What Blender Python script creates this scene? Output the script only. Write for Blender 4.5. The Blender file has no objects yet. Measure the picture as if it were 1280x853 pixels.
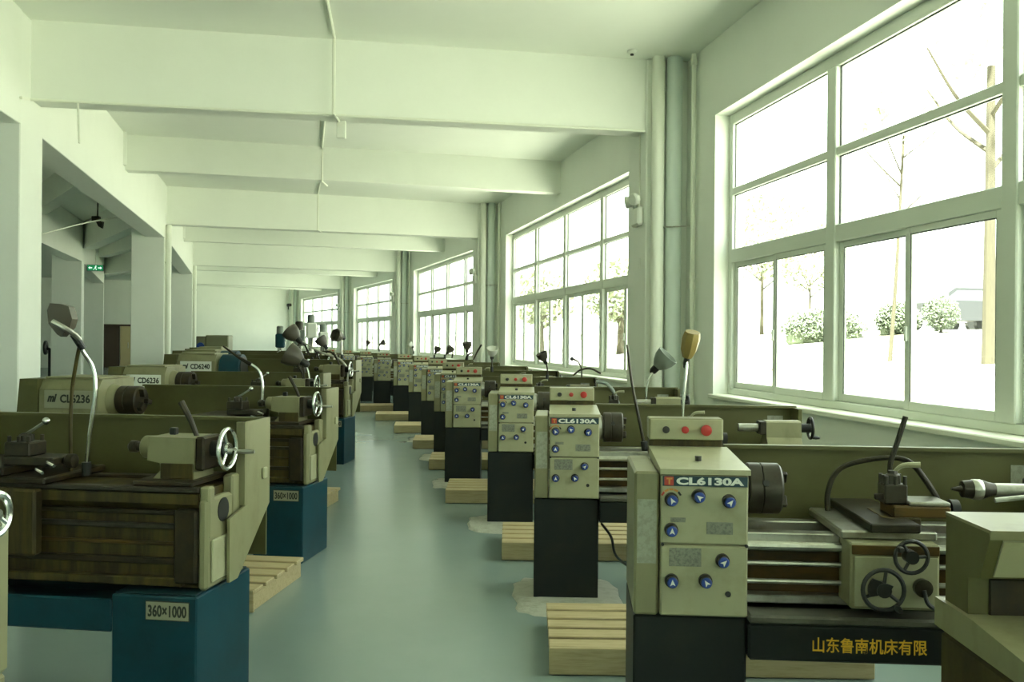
import bpy, bmesh, math, random
from mathutils import Vector, Matrix
random.seed(7)
R = math.radians
PI = math.pi
sc = bpy.context.scene
COL = sc.collection

# ------------------------------------------------------------------ camera, sky, exposure
F = 1150.0                                   # focal length in pixels of a 1280 px wide frame
EYE = 1.55
ROLL = R(0.5)
cam_data = bpy.data.cameras.new('camera')
cam_data.sensor_width = 36.0
cam_data.lens = 36.0 * F / 1280.0
cam_data.clip_end = 400
cam = bpy.data.objects.new('camera', cam_data)
cam.matrix_world = Matrix.Translation((0, 0, EYE)) @ Matrix.Rotation(R(90), 4, 'X') @ Matrix.Rotation(ROLL, 4, 'Z')
COL.objects.link(cam)
sc.camera = cam

world = bpy.data.worlds.new('overcast_sky')
sc.world = world
world.use_nodes = True
bg = world.node_tree.nodes['Background']
bg.inputs[0].default_value = (0.93, 1.0, 0.925, 1)     # even white overcast
bg.inputs[1].default_value = 6.0

sun_data = bpy.data.lights.new('sun', 'SUN')        # high and behind the building: it lights the ground outside, no window directly
sun_data.energy = 66.0
sun_data.angle = R(3)
sun_data.color = (1.0, 1.0, 0.92)
sun = bpy.data.objects.new('sun', sun_data)
sun.rotation_euler = Vector((0.14, 0.42, -0.90)).to_track_quat('-Z', 'Y').to_euler()
COL.objects.link(sun)

sc.view_settings.view_transform = 'Standard'
sc.view_settings.look = 'None'
sc.view_settings.gamma = 1
sc.view_settings.use_curve_mapping = False
sc.view_settings.exposure = 0.12
sc.cycles.max_bounces = 12
sc.cycles.diffuse_bounces = 9
sc.cycles.transparent_max_bounces = 12
sc.cycles.caustics_reflective = False
sc.cycles.caustics_refractive = False


def at(px, py, z):
    """the point at distance z in front of the camera that the photograph shows at pixel px, py"""
    xi, vi = (px - 640.0) / F, (426.5 - py) / F
    c, s = math.cos(ROLL), math.sin(ROLL)
    return Vector(((xi * c - vi * s) * z, z, EYE + (vi * c + xi * s) * z))


# ------------------------------------------------------------------ materials
def mat(name, col, rough=0.6, metal=0.0, col2=None, scale=4.0, lo=0.45, hi=0.7, bump=0.0, bscale=60.0, stretch=None, spec=0.5):
    m = bpy.data.materials.new(name)
    m.use_nodes = True
    nt = m.node_tree
    b = nt.nodes['Principled BSDF']
    b.inputs['Base Color'].default_value = (*col, 1)
    b.inputs['Roughness'].default_value = rough
    b.inputs['Metallic'].default_value = metal
    b.inputs['Specular IOR Level'].default_value = spec
    tc = nt.nodes.new('ShaderNodeTexCoord')
    src = tc.outputs['Object']
    if stretch:
        mp = nt.nodes.new('ShaderNodeMapping')
        mp.inputs['Scale'].default_value = stretch
        nt.links.new(src, mp.inputs['Vector'])
        src = mp.outputs['Vector']
    if col2:
        n = nt.nodes.new('ShaderNodeTexNoise')
        n.inputs['Scale'].default_value = scale
        n.inputs['Detail'].default_value = 6
        n.inputs['Roughness'].default_value = 0.65
        nt.links.new(src, n.inputs['Vector'])
        mr = nt.nodes.new('ShaderNodeMapRange')
        mr.inputs['From Min'].default_value = lo
        mr.inputs['From Max'].default_value = hi
        nt.links.new(n.outputs['Fac'], mr.inputs['Value'])
        mx = nt.nodes.new('ShaderNodeMix')
        mx.data_type = 'RGBA'
        mx.inputs['A'].default_value = (*col, 1)
        mx.inputs['B'].default_value = (*col2, 1)
        nt.links.new(mr.outputs['Result'], mx.inputs['Factor'])
        nt.links.new(mx.outputs['Result'], b.inputs['Base Color'])
    if bump:
        n2 = nt.nodes.new('ShaderNodeTexNoise')
        n2.inputs['Scale'].default_value = bscale
        n2.inputs['Detail'].default_value = 4
        nt.links.new(src, n2.inputs['Vector'])
        bp = nt.nodes.new('ShaderNodeBump')
        bp.inputs['Strength'].default_value = bump
        bp.inputs['Distance'].default_value = 0.01
        nt.links.new(n2.outputs['Fac'], bp.inputs['Height'])
        nt.links.new(bp.outputs['Normal'], b.inputs['Normal'])
    return m


def emit(name, col, strength):
    m = bpy.data.materials.new(name)
    m.use_nodes = True
    nt = m.node_tree
    nt.nodes.clear()
    o = nt.nodes.new('ShaderNodeOutputMaterial')
    e = nt.nodes.new('ShaderNodeEmission')
    e.inputs[0].default_value = (*col, 1)
    e.inputs[1].default_value = strength
    nt.links.new(e.outputs[0], o.inputs[0])
    return m


def glass(name):
    m = bpy.data.materials.new(name)
    m.use_nodes = True
    nt = m.node_tree
    nt.nodes.clear()
    o = nt.nodes.new('ShaderNodeOutputMaterial')
    t = nt.nodes.new('ShaderNodeBsdfTransparent')
    t.inputs[0].default_value = (0.93, 0.96, 0.93, 1)
    g = nt.nodes.new('ShaderNodeBsdfGlossy')
    g.inputs['Roughness'].default_value = 0.02
    lw = nt.nodes.new('ShaderNodeLayerWeight')        # 'Facing' is the same seen from either side of the pane
    lw.inputs['Blend'].default_value = 0.5
    pw = nt.nodes.new('ShaderNodeMath')
    pw.operation = 'POWER'
    pw.inputs[1].default_value = 5.0
    ma = nt.nodes.new('ShaderNodeMath')
    ma.operation = 'MULTIPLY_ADD'
    ma.inputs[1].default_value = 0.6
    ma.inputs[2].default_value = 0.025
    mx = nt.nodes.new('ShaderNodeMixShader')
    nt.links.new(lw.outputs['Facing'], pw.inputs[0])
    nt.links.new(pw.outputs[0], ma.inputs[0])
    nt.links.new(ma.outputs[0], mx.inputs[0])
    nt.links.new(t.outputs[0], mx.inputs[1])
    nt.links.new(g.outputs[0], mx.inputs[2])
    nt.links.new(mx.outputs[0], o.inputs[0])
    return m


M = {}
M['wall'] = mat('wall_paint', (0.83, 0.855, 0.79), 0.75, col2=(0.80, 0.825, 0.76), scale=1.2, bump=0.05, bscale=30)
M['ceiling'] = mat('ceiling_paint', (0.83, 0.855, 0.79), 0.85, col2=(0.805, 0.83, 0.765), scale=0.8)
M['floor'] = mat('epoxy_floor', (0.231, 0.301, 0.287), 0.21, col2=(0.203, 0.2765, 0.2625), scale=0.7, lo=0.35, hi=0.7, bump=0.04, bscale=2.0)
M['pipe'] = mat('white_pipe', (0.80, 0.82, 0.72), 0.4)
M['pipe_cool'] = mat('grey_white_pipe', (0.66, 0.73, 0.68), 0.4)
M['frame'] = mat('window_frame_metal', (0.66, 0.70, 0.62), 0.4)
M['gasket'] = mat('dark_gasket', (0.06, 0.07, 0.06), 0.6)
M['glass'] = glass('window_glass')
M['sill'] = mat('sill_paint', (0.82, 0.84, 0.72), 0.5)
M['cream'] = mat('cream_machine_paint', (0.2409, 0.2344, 0.1269), 0.42, col2=(0.1432, 0.1302, 0.05534), scale=5, lo=0.48, hi=0.78, stretch=(1, 1, .5))
M['panel'] = mat('cream_panel_paint', (0.3709, 0.3669, 0.2298), 0.38, col2=(0.2742, 0.2661, 0.1452), scale=7, lo=0.5, hi=0.8)
M['olive'] = mat('olive_sheet_paint', (0.115, 0.115, 0.045), 0.45, col2=(0.085, 0.082, 0.03), scale=3, lo=0.4, hi=0.75, spec=.3)
M['grime_and_shade'] = mat('oily_grime_and_shade', (0.020, 0.016, 0.008), 0.42, col2=(0.045, 0.030, 0.011), scale=9, spec=.3)  # oily dirt on the machines; also the painted shade of one recess
M['rust'] = mat('rusty_bed_paint', (0.105, 0.060, 0.012), 0.45, col2=(0.045, 0.032, 0.011), scale=8, lo=0.4, hi=0.65, stretch=(.6, 1, 2), spec=.3)
M['bed'] = mat('dirty_olive_bed', (0.085, 0.066, 0.017), 0.5, col2=(0.030, 0.022, 0.008), scale=6, lo=0.38, hi=0.62, stretch=(3, 1, .4), spec=.3)
M['iron'] = mat('dark_cast_iron', (0.028, 0.025, 0.016), 0.42, 0.2, col2=(0.06, 0.048, 0.026), scale=12, spec=.35)
M['chuck'] = mat('chuck_steel', (0.055, 0.05, 0.036), 0.38, 0.5, col2=(0.03, 0.024, 0.014), scale=14)
M['steel'] = mat('worn_bright_steel', (0.52, 0.53, 0.47), 0.3, 0.9, col2=(0.34, 0.33, 0.27), scale=14)
M['chrome'] = mat('chrome', (0.72, 0.74, 0.70), 0.18, 1.0)
M['black'] = mat('black_plastic', (0.016, 0.017, 0.015), 0.4)
M['slate'] = mat('dark_slate_paint', (0.011, 0.0145, 0.014), 0.45, col2=(0.018, 0.020, 0.015), scale=4, spec=.25)
M['slatetop'] = mat('mottled_grey_tray', (0.093, 0.093, 0.0682), 0.35, col2=(0.0372, 0.0372, 0.0279), scale=7, lo=.4, hi=.65)  # lighter mottled grey, used on the tray rim
M['teal'] = mat('teal_machine_paint', (0.0035, 0.045, 0.066), 0.42, col2=(0.003, 0.032, 0.045), scale=4, lo=0.42, hi=0.7, spec=.3)
M['tealdark'] = mat('dark_teal_tray', (0.004, 0.026, 0.032), 0.45, col2=(0.010, 0.022, 0.022), scale=5, spec=.3)
M['blue'] = mat('blue_knob_cap', (0.015, 0.05, 0.26), 0.35)
M['white'] = mat('white_print', (0.75, 0.77, 0.70), 0.5)
M['red'] = mat('red_button', (0.42, 0.025, 0.02), 0.35)
M['redprint'] = mat('red_print', (0.42, 0.05, 0.03), 0.5)
M['orange'] = mat('orange_print', (0.55, 0.24, 0.05), 0.5)
M['navy'] = mat('dark_name_strip', (0.012, 0.045, 0.06), 0.4)
M['print'] = mat('grey_print_plate', (0.2232, 0.2356, 0.1798), 0.5, col2=(0.1364, 0.1426, 0.1116), scale=90, lo=0.45, hi=0.6)
M['paper'] = mat('aged_paper', (0.3596, 0.372, 0.2914), 0.7, col2=(0.2852, 0.2976, 0.2232), scale=50, lo=0.45, hi=0.6)
M['gold'] = mat('gold_lettering', (0.72, 0.42, 0.03), 0.45)
M['plate'] = mat('pale_name_plate', (0.3224, 0.3224, 0.2232), 0.45)
M['ink'] = mat('black_ink', (0.02, 0.022, 0.016), 0.5)
M['wood'] = mat('pale_pine', (0.4805, 0.3952, 0.2247), 0.55, col2=(0.372, 0.2945, 0.1472), scale=6, stretch=(1, 12, 12))
M['grout'] = mat('pale_mortar', (0.4092, 0.4166, 0.3497), 0.8, col2=(0.3125, 0.3199, 0.253), scale=14, bump=0.6, bscale=40)
M['goldlamp'] = mat('yellowed_lamp_enamel', (0.2852, 0.2108, 0.062), 0.4, col2=(0.2108, 0.1488, 0.0434), scale=12)
M['greylamp'] = mat('grey_green_lamp_enamel', (0.176, 0.208, 0.176), 0.4)
M['taupe'] = mat('taupe_lamp_enamel', (0.0806, 0.0713, 0.0496), 0.45)
M['beige'] = mat('beige_cabinet_paint', (0.186, 0.186, 0.1054), 0.5)
M['doordark'] = mat('dark_brown_door_and_shade', (0.06, 0.035, 0.02), 0.5)
M['doorlit'] = mat('lit_yellowish_door', (0.55, 0.46, 0.25), 0.5)  # light on the one bright leaf, put into its colour
M['hallwall'] = mat('hall_wall_paint', (0.66, 0.70, 0.66), 0.8)
M['exitgreen'] = emit('exit_sign_green', (0.02, 0.30, 0.10), 0.8)
M['exitwhite'] = emit('exit_sign_white', (0.75, 1.0, 0.85), 1.2)
M['lampface'] = mat('white_lamp_plastic', (0.75, 0.77, 0.70), 0.35)
M['earth'] = mat('pale_trodden_earth', (0.42, 0.42, 0.35), 0.9, col2=(0.055, 0.05, 0.028), scale=0.8, lo=.50, hi=.64)
M['bark'] = mat('bark', (0.055, 0.048, 0.027), 0.9, col2=(0.04, 0.034, 0.02), scale=10, stretch=(3, 3, .5))
M['leaf'] = mat('haze_paled_leaf', (0.24, 0.26, 0.16), 0.7)  # lighter than real leaves: outdoor haze put into the colour
M['hedge'] = mat('haze_paled_hedge', (0.115, 0.14, 0.085), 0.7)  # also paled to imitate the haze outdoors
M['carwhite'] = mat('white_car_paint', (0.3, 0.3, 0.28), 0.3)
M['cardark'] = mat('dark_car_paint', (0.03, 0.032, 0.034), 0.3)
M['carglass'] = mat('car_window', (0.12, 0.14, 0.14), 0.1)
M['farwall'] = mat('pale_render', (0.45, 0.45, 0.40), 0.8)


# ------------------------------------------------------------------ mesh builder
def catmull(pts, n=6):
    pts = [Vector(p) for p in pts]
    if len(pts) < 3:
        return pts
    P = [pts[0] * 2 - pts[1]] + pts + [pts[-1] * 2 - pts[-2]]
    out = []
    for i in range(1, len(P) - 2):
        p0, p1, p2, p3 = P[i - 1:i + 3]
        for k in range(n):
            t = k / n
            out.append(0.5 * ((2 * p1) + (p2 - p0) * t + (2 * p0 - 5 * p1 + 4 * p2 - p3) * t * t + (3 * p1 - p0 - 3 * p2 + p3) * t ** 3))
    out.append(pts[-1])
    return out


class MB:
    def __init__(self):
        self.v = []
        self.f = []

    def add(self, vs, fs):
        k = len(self.v)
        self.v += [tuple(p) for p in vs]
        self.f += [tuple(i + k for i in f) for f in fs]
        return self

    def box(self, x0, x1, y0, y1, z0, z1, b=0.0):
        if b <= 0:
            vs = [(x, y, z) for x in (x0, x1) for y in (y0, y1) for z in (z0, z1)]
            return self.add(vs, [(0, 1, 3, 2), (4, 6, 7, 5), (0, 4, 5, 1), (2, 3, 7, 6), (0, 2, 6, 4), (1, 5, 7, 3)])
        lo, hi = (x0, y0, z0), (x1, y1, z1)
        b = min(b, *(0.49 * (hi[i] - lo[i]) for i in range(3)))
        vs, idx = [], {}
        for c in range(8):
            s = (c & 1, c >> 1 & 1, c >> 2 & 1)
            for ax in range(3):
                p = [(hi[i] if s[i] else lo[i]) if i == ax else (hi[i] - b if s[i] else lo[i] + b) for i in range(3)]
                idx[c, ax] = len(vs)
                vs.append(p)
        fs = []
        for ax in range(3):
            o1, o2 = (ax + 1) % 3, (ax + 2) % 3
            for s in (0, 1):
                cs = [s << ax | a << o1 | d << o2 for a, d in ((0, 0), (1, 0), (1, 1), (0, 1))]
                fs.append([idx[c, ax] for c in cs])
            for a in (0, 1):
                for d in (0, 1):
                    c0 = a << o1 | d << o2
                    c1 = c0 | 1 << ax
                    fs.append([idx[c0, o1], idx[c1, o1], idx[c1, o2], idx[c0, o2]])
        for c in range(8):
            fs.append([idx[c, 0], idx[c, 1], idx[c, 2]])
        return self.add(vs, fs)

    def prism(self, poly, axis, a, b):
        """polygon of (u, v) extruded along axis from a to b; x: (y,z)  y: (x,z)  z: (x,y)"""
        def P(u, v, w):
            return {'x': (w, u, v), 'y': (u, w, v), 'z': (u, v, w)}[axis]
        n = len(poly)
        vs = [P(u, v, a) for u, v in poly] + [P(u, v, b) for u, v in poly]
        fs = [tuple(range(n)), tuple(range(n, 2 * n))] + [(i, (i + 1) % n, n + (i + 1) % n, n + i) for i in range(n)]
        return self.add(vs, fs)

    def rev(self, p0, p1, prof, n=16, cap=True):
        """profile of (t, r) turned about the axis p0 -> p1, t in metres from p0"""
        p0, p1 = Vector(p0), Vector(p1)
        d = (p1 - p0).normalized()
        u = d.cross(Vector((0, 0, 1)) if abs(d.z) < 0.9 else Vector((1, 0, 0))).normalized()
        w = d.cross(u)
        vs, fs = [], []
        for t, r in prof:
            for k in range(n):
                a = 2 * PI * k / n
                vs.append(p0 + d * t + (u * math.cos(a) + w * math.sin(a)) * r)
        for i in range(len(prof) - 1):
            for k in range(n):
                fs.append((i * n + k, i * n + (k + 1) % n, (i + 1) * n + (k + 1) % n, (i + 1) * n + k))
        if cap:
            fs.append(tuple(range(n)))
            fs.append(tuple(range((len(prof) - 1) * n, len(prof) * n)))
        return self.add(vs, fs)

    def cyl(self, p0, p1, r, r2=None, n=16):
        L = (Vector(p1) - Vector(p0)).length
        return self.rev(p0, p1, [(0, r), (L, r if r2 is None else r2)], n)

    def tube(self, pts, r, n=8, sub=6):
        pts = catmull(pts, sub)
        rr = r if callable(r) else (lambda t: r)
        vs, fs = [], []
        prev = None
        m = len(pts)
        for i, p in enumerate(pts):
            d = (pts[min(i + 1, m - 1)] - pts[max(i - 1, 0)]).normalized()
            if prev is None:
                u = d.cross(Vector((0, 0, 1)) if abs(d.z) < 0.9 else Vector((0, 1, 0))).normalized()
            else:
                u = (prev - d * prev.dot(d)).normalized()
            prev = u
            w = d.cross(u)
            for k in range(n):
                a = 2 * PI * k / n
                vs.append(p + (u * math.cos(a) + w * math.sin(a)) * rr(i / (m - 1)))
        for i in range(m - 1):
            for k in range(n):
                fs.append((i * n + k, i * n + (k + 1) % n, (i + 1) * n + (k + 1) % n, (i + 1) * n + k))
        fs.append(tuple(range(n)))
        fs.append(tuple(range((m - 1) * n, m * n)))
        return self.add(vs, fs)

    def ring(self, c, axis, Rr, r, n=28, m=8):
        c, d = Vector(c), Vector(axis).normalized()
        u = d.cross(Vector((0, 0, 1)) if abs(d.z) < 0.9 else Vector((1, 0, 0))).normalized()
        w = d.cross(u)
        vs, fs = [], []
        for i in range(n):
            a = 2 * PI * i / n
            e = u * math.cos(a) + w * math.sin(a)
            for k in range(m):
                b = 2 * PI * k / m
                vs.append(c + e * (Rr + r * math.cos(b)) + d * r * math.sin(b))
        for i in range(n):
            for k in range(m):
                fs.append((i * m + k, ((i + 1) % n) * m + k, ((i + 1) % n) * m + (k + 1) % m, i * m + (k + 1) % m))
        return self.add(vs, fs)

    def ball(self, c, r, n=12):
        c = Vector(c)
        pr = [(r - r * math.cos(PI * i / 8), max(1e-4, r * math.sin(PI * i / 8))) for i in range(9)]
        return self.rev(c - Vector((0, 0, r)), c + Vector((0, 0, r)), pr, n)

    def mesh(self, name, m):
        me = bpy.data.meshes.new(name)
        me.from_pydata(self.v, [], self.f)
        bm = bmesh.new()
        bm.from_mesh(me)
        bmesh.ops.recalc_face_normals(bm, faces=bm.faces)
        for f in bm.faces:
            f.smooth = True
        bm.to_mesh(me)
        bm.free()
        me.set_sharp_from_angle(angle=R(32))
        me.materials.append(m)
        return me

    def obj(self, name, m, parent=None, loc=None, rz=0.0):
        o = bpy.data.objects.new(name, self.mesh(name, M[m] if isinstance(m, str) else m))
        COL.objects.link(o)
        if parent is not None:
            o.parent = parent
        if loc is not None:
            o.location = loc
        if rz:
            o.rotation_euler = (0, 0, rz)
        return o


def place(name, me, parent=None, loc=(0, 0, 0), rot=(0, 0, 0), scale=(1, 1, 1)):
    o = bpy.data.objects.new(name, me)
    COL.objects.link(o)
    o.parent = parent
    o.location, o.rotation_euler, o.scale = loc, rot, scale
    return o


def empty(name, loc=(0, 0, 0), rz=0.0, parent=None):
    o = bpy.data.objects.new(name, None)
    COL.objects.link(o)
    o.empty_display_size = 0.1
    o.location = loc
    o.rotation_euler = (0, 0, rz)
    if parent is not None:
        o.parent = parent
    return o


def tag(o, label, cat, group=None):
    o['label'] = label
    o['category'] = cat
    if group:
        o['group'] = group
    return o


def struct(o):
    o['kind'] = 'structure'
    return o


def copy_tree(o, parent=None):
    c = o.copy()
    COL.objects.link(c)
    if parent is not None:
        c.parent = parent
    for ch in list(o.children):
        copy_tree(ch, c)
    return c


def local(root, p):
    """world point into a root's own frame (roots only turn about z)"""
    q = Vector(p) - root.location
    c, s = math.cos(-root.rotation_euler.z), math.sin(-root.rotation_euler.z)
    k = root.scale.x
    return Vector((c * q.x - s * q.y, s * q.x + c * q.y, q.z)) / k


_texts = {}


def text_mesh(body, size, m, bold=0.0, width=None, shear=0.0):
    """flat lettering in the x-z plane facing -y, its left bottom corner at the origin"""
    key = (body, size, m, bold, width, shear)
    if key in _texts:
        return _texts[key]
    cu = bpy.data.curves.new('lettering', 'FONT')
    cu.body = body
    cu.size = 1.0
    cu.offset = bold
    cu.extrude = 0.01
    cu.shear = shear
    cu.resolution_u = 3
    o = bpy.data.objects.new('lettering', cu)
    COL.objects.link(o)
    bpy.context.view_layer.update()
    me = bpy.data.meshes.new_from_object(o.evaluated_get(bpy.context.evaluated_depsgraph_get()))
    bpy.data.objects.remove(o)
    xs = [v.co.x for v in me.vertices]
    ys = [v.co.y for v in me.vertices]
    x0, x1, y0, y1 = min(xs), max(xs), min(ys), max(ys)
    kz = size / (y1 - y0)
    kx = width / (x1 - x0) if width else kz
    for v in me.vertices:
        v.co = ((v.co.x - x0) * kx, -(v.co.z + 0.01) * 0.05, (v.co.y - y0) * kz)
    me.materials.clear()
    me.materials.append(M[m])
    me.name = 'lettering'
    _texts[key] = me
    return me


# ------------------------------------------------------------------ the building (it bends gently to the left)
CEIL = 4.53
BEAM = 3.78
P = [Vector((1.97, 9.0)), Vector((-.145, 19.3)), Vector((-3.17, 29.5)), Vector((-6.9, 40.0)), Vector((-11.67, 50.8))]   # far edges of the windows
H = [R(10), R(12.8), R(17.6), R(21.5), R(26)]
WID = [7.82, 7.9, 7.9, 7.9, 7.9]


def d_of(h):
    return Vector((-math.sin(h), math.cos(h)))


def n_of(h):                                  # away from the windows, into the room
    return Vector((-math.cos(h), -math.sin(h)))


def v3(p, z=0.0):
    return Vector((p.x, p.y, z))


# one more bay behind the camera
P = [P[0] - d_of(R(8)) * 10.3] + P
H = [R(7)] + H
WID = [7.9] + WID
fl = MB().box(-40, 12, -14, 60, -0.12, 0.0).obj('floor', 'floor')
struct(fl)
J = []
for i in range(len(P)):
    J.append(P[i] + d_of(H[i]) * 1.07)
edge = [P[0] - d_of(H[0]) * 9.7 - n_of(H[0]) * .3] + [J[i] - n_of((H[i] + H[min(i + 1, len(H) - 1)]) / 2) * .3 for i in range(len(J))]
edge.append(edge[-1] + d_of(H[-1]) * .6)
ce = MB().prism([(-40, edge[0].y)] + [(p.x, p.y) for p in edge] + [(-40, edge[-1].y)], 'z', CEIL, CEIL + 0.25).obj('ceiling', 'ceiling')
struct(ce)

Z_SILL, Z_TOP = 1.05, 3.78
for i in range(len(P)):
    # local frame: x along the wall towards the camera, y outwards, z up
    rz = H[i] - R(90)
    loc = v3(P[i])
    prev = J[i - 1] if i else P[0] - d_of(H[0]) * 9.6
    L = (P[i] - prev).length + 0.05
    W = WID[i]
    w = MB()
    w.box(-1.09, L, 0, 0.3, 0, Z_SILL - .04)
    w.box(-1.09, L, 0, 0.3, Z_TOP, CEIL)
    w.box(-1.09, 0, 0, 0.3, Z_SILL - .04, Z_TOP)
    w.box(W, L, 0, 0.3, Z_SILL - .04, Z_TOP)
    struct(w.obj('wall_right', 'wall', None, loc, rz))
    # the window: sill, frame, mullions, rails, sashes and panes
    win = struct(empty('window_%d' % i, loc, rz))
    MB().box(-.02, W + .02, -0.05, 0.3, Z_SILL - .04, Z_SILL, .008).obj('sill', 'sill', win)
    y0, y1 = .15, .22
    zb, zt = Z_SILL, Z_TOP
    fr = MB()
    fr.box(0, .07, y0, y1, zb, zt, .006)
    fr.box(W - .07, W, y0, y1, zb, zt, .006)
    fr.obj('frame', 'frame', win)
    MB().box(.07, W - .07, y0, y1, zb, zb + .06, .006).obj('bottom_rail', 'frame', win)
    MB().box(.07, W - .07, y0, y1, zt - .1, zt, .006).obj('top_rail', 'frame', win)
    ncol = 4
    cw = W / ncol
    post = MB().box(-.065, .065, y0 - .012, y1, zb + .06, zt - .1, .008).mesh('mullion', M['frame'])
    for k in range(1, ncol):
        place('mullion', post, win, (k * cw, 0, 0))
    tr = MB().box(.065, cw - .065, y0 - .006, y1, 2.33, 2.46, .006).mesh('transom', M['frame'])
    md = MB().box(.065, cw - .065, y0, y1, 2.99, 3.055, .006).mesh('glazing_bar', M['frame'])
    for k in range(ncol):
        place('transom', tr, win, (k * cw, 0, 0))
        place('glazing_bar', md, win, (k * cw, 0, 0))
    pg = []
    for za, zc_ in ((2.46, 2.99), (3.055, zt - .1)):
        pg.append(MB().box(.065, cw - .065, .19, .196, za, zc_).mesh('pane', M['glass']))
        gk = MB()
        gk.box(.065, .073, .180, .19, za, zc_).box(cw - .073, cw - .065, .180, .19, za, zc_).box(.073, cw - .073, .180, .19, za, za + .008).box(.073, cw - .073, .180, .19, zc_ - .008, zc_)
        pg.append(gk.mesh('gasket', M['gasket']))
    sw = (cw - .13) / 2 + .025
    sash = MB()
    za, zc_ = zb + .06, 2.33
    sash.box(0, .055, 0, .028, za, zc_, .004).box(sw - .055, sw, 0, .028, za, zc_, .004)
    sash.box(.055, sw - .055, 0, .028, za, za + .06, .004).box(.055, sw - .055, 0, .028, zc_ - .045, zc_, .004)
    sash = sash.mesh('sash', M['frame'])
    spane = MB().box(.055, sw - .055, .010, .016, za + .06, zc_ - .045).mesh('pane', M['glass'])
    gk = MB()
    gk.box(.055, .062, .004, .010, za + .06, zc_ - .045).box(sw - .062, sw - .055, .004, .010, za + .06, zc_ - .045).box(.062, sw - .062, .004, .010, zc_ - .052, zc_ - .045)
    sgask = gk.mesh('gasket', M['gasket'])
    latch = MB().box(-.012, .012, -.02, 0, -.05, .05, .004).mesh('latch', M['frame'])
    for k in range(ncol):
        for me in pg:
            place(me.name.split('.')[0], me, win, (k * cw, 0, 0))
        for q in (0, 1):
            x = k * cw + .065 + (0 if q == 0 else cw - .13 - sw)
            so = place('sash', sash, win, (x, .155 if q else .185, 0))
            place('pane', spane, so)
            place('gasket', sgask, so)
            if q:
                place('latch', latch, so, (.03, 0, 1.62))

# pillars on the window side, with the pipes in the corner beside each
for i in range(1, len(P)):
    rz = H[i] - R(90)
    loc = v3(P[i])
    struct(MB().box(-1.38, -.76, -.45, 0.02, 0, CEIL, .01).obj('pillar', 'wall', None, loc, rz))
    e = empty('drain_pipe', v3(P[i]), rz)
    tag(e, ['', 'pair of thick white drain pipes beside the near bright window', 'white drain pipes behind the second pillar by the windows',
            'white drain pipes behind the third pillar by the windows', 'white drain pipes behind the fourth pillar by the windows',
            'white drain pipes in the far corner by the last window'][i], 'pipe')
    MB().cyl((-.68, -.35, 0), (-.68, -.35, CEIL), .066, n=20).obj('pipe', 'pipe', e)
    MB().cyl((-.68, -.175, 0), (-.68, -.175, CEIL), .085, n=20).obj('pipe', 'pipe_cool', e)
    for zz in (1.0, 2.75):
        MB().cyl((-.68, -.36, zz), (-.45, -.03, zz), .008, n=6).obj('bracket', 'steel', e)
    e2 = empty('riser_pipe', v3(P[i]), rz)
    tag(e2, ['', 'thin white riser pipe on wall next to the near bright window', 'thin white riser pipe beside the second window pillar',
             'thin white riser pipe beside the third window pillar', 'thin white riser pipe beside the fourth window pillar',
             'thin white riser pipe beside the last window'][i], 'pipe')
    MB().cyl((-.45, -.05, 0), (-.45, -.05, CEIL - .02), .026, n=14).obj('pipe', 'pipe', e2)
    for zz in (.9, 2.1, 2.2, 4.4):
        MB().cyl((-.45, -.05, zz), (-.45, -.05, zz + .06), .036, n=14).obj('coupling', 'pipe', e2)

# pillars between the aisle and the hall on the left: near aisle corner and heading
LP = [(Vector((-2.75, -1.6)), R(7)), (Vector((-4.49, 8.37)), R(10)), (Vector((-6.72, 17.75)), R(14)), (Vector((-9.67, 27.8)), R(18)),
      (Vector((-13.1, 37.4)), R(22)), (Vector((-17.2, 46.3)), R(26))]
for c, h in LP:
    struct(MB().box(0, .6, 0, .62, 0, CEIL, .01).obj('pillar', 'wall', None, v3(c) + v3(n_of(h)) * .6, h))


for k_, lab in ((2, 'white pipe pair on the aisle face of the second hall-side pillar'), (3, 'white pipe pair on the aisle face of the third hall-side pillar')):
    c, h = LP[k_]
    e = tag(empty('riser_pipe', v3(c) + v3(n_of(h)) * .6, h), lab, 'pipe')
    MB().cyl((.66, .14, 0), (.66, .14, 3.75), .055, n=18).obj('pipe', 'pipe', e)
    MB().cyl((.635, .44, 0), (.635, .44, 3.75), .03, n=14).obj('pipe', 'pipe', e)
    for zz in (1.2, 3.0):
        MB().box(.6, .72, .12, .16, zz, zz + .03).obj('bracket', 'steel', e)


def beam_between(name, p, q, wdt, z0, z1, m='wall', side=1):
    """a beam whose near lower edge runs p -> q; side puts its width on the far (+1) side"""
    d = (q - p)
    L = d.length
    a = math.atan2(d.y, d.x)
    b = MB().box(0, L, 0 if side > 0 else -wdt, wdt if side > 0 else 0, z0, z1, .006)
    return struct(b.obj(name, m, None, v3(p), a))


for i in range(1, len(P)):
    near_r = P[i] + d_of(H[i]) * .79 + n_of(H[i]) * .44
    c, h = LP[i]
    near_l = c + d_of(h) * .27 + n_of(h) * .05
    if i < len(P) - 1:
        beam_between('cross_beam', near_l, near_r, .3, BEAM, CEIL + .01)
for i in range(1, len(P)):                     # a shallower beam half way along each bay
    a0, a1 = (LP[i - 1][0], LP[i][0])
    ml = a0.lerp(a1, .545)
    mr = J[i - 1].lerp(J[i], .5)
    beam_between('cross_beam', ml, mr + (mr - ml).normalized() * .12, .25, 4.01, CEIL + .01)
    beam_between('long_beam', a0 + d_of(LP[i - 1][1]) * .6, a1 + d_of(LP[i][1]) * .02, .35, 3.49, CEIL + .01)

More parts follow.
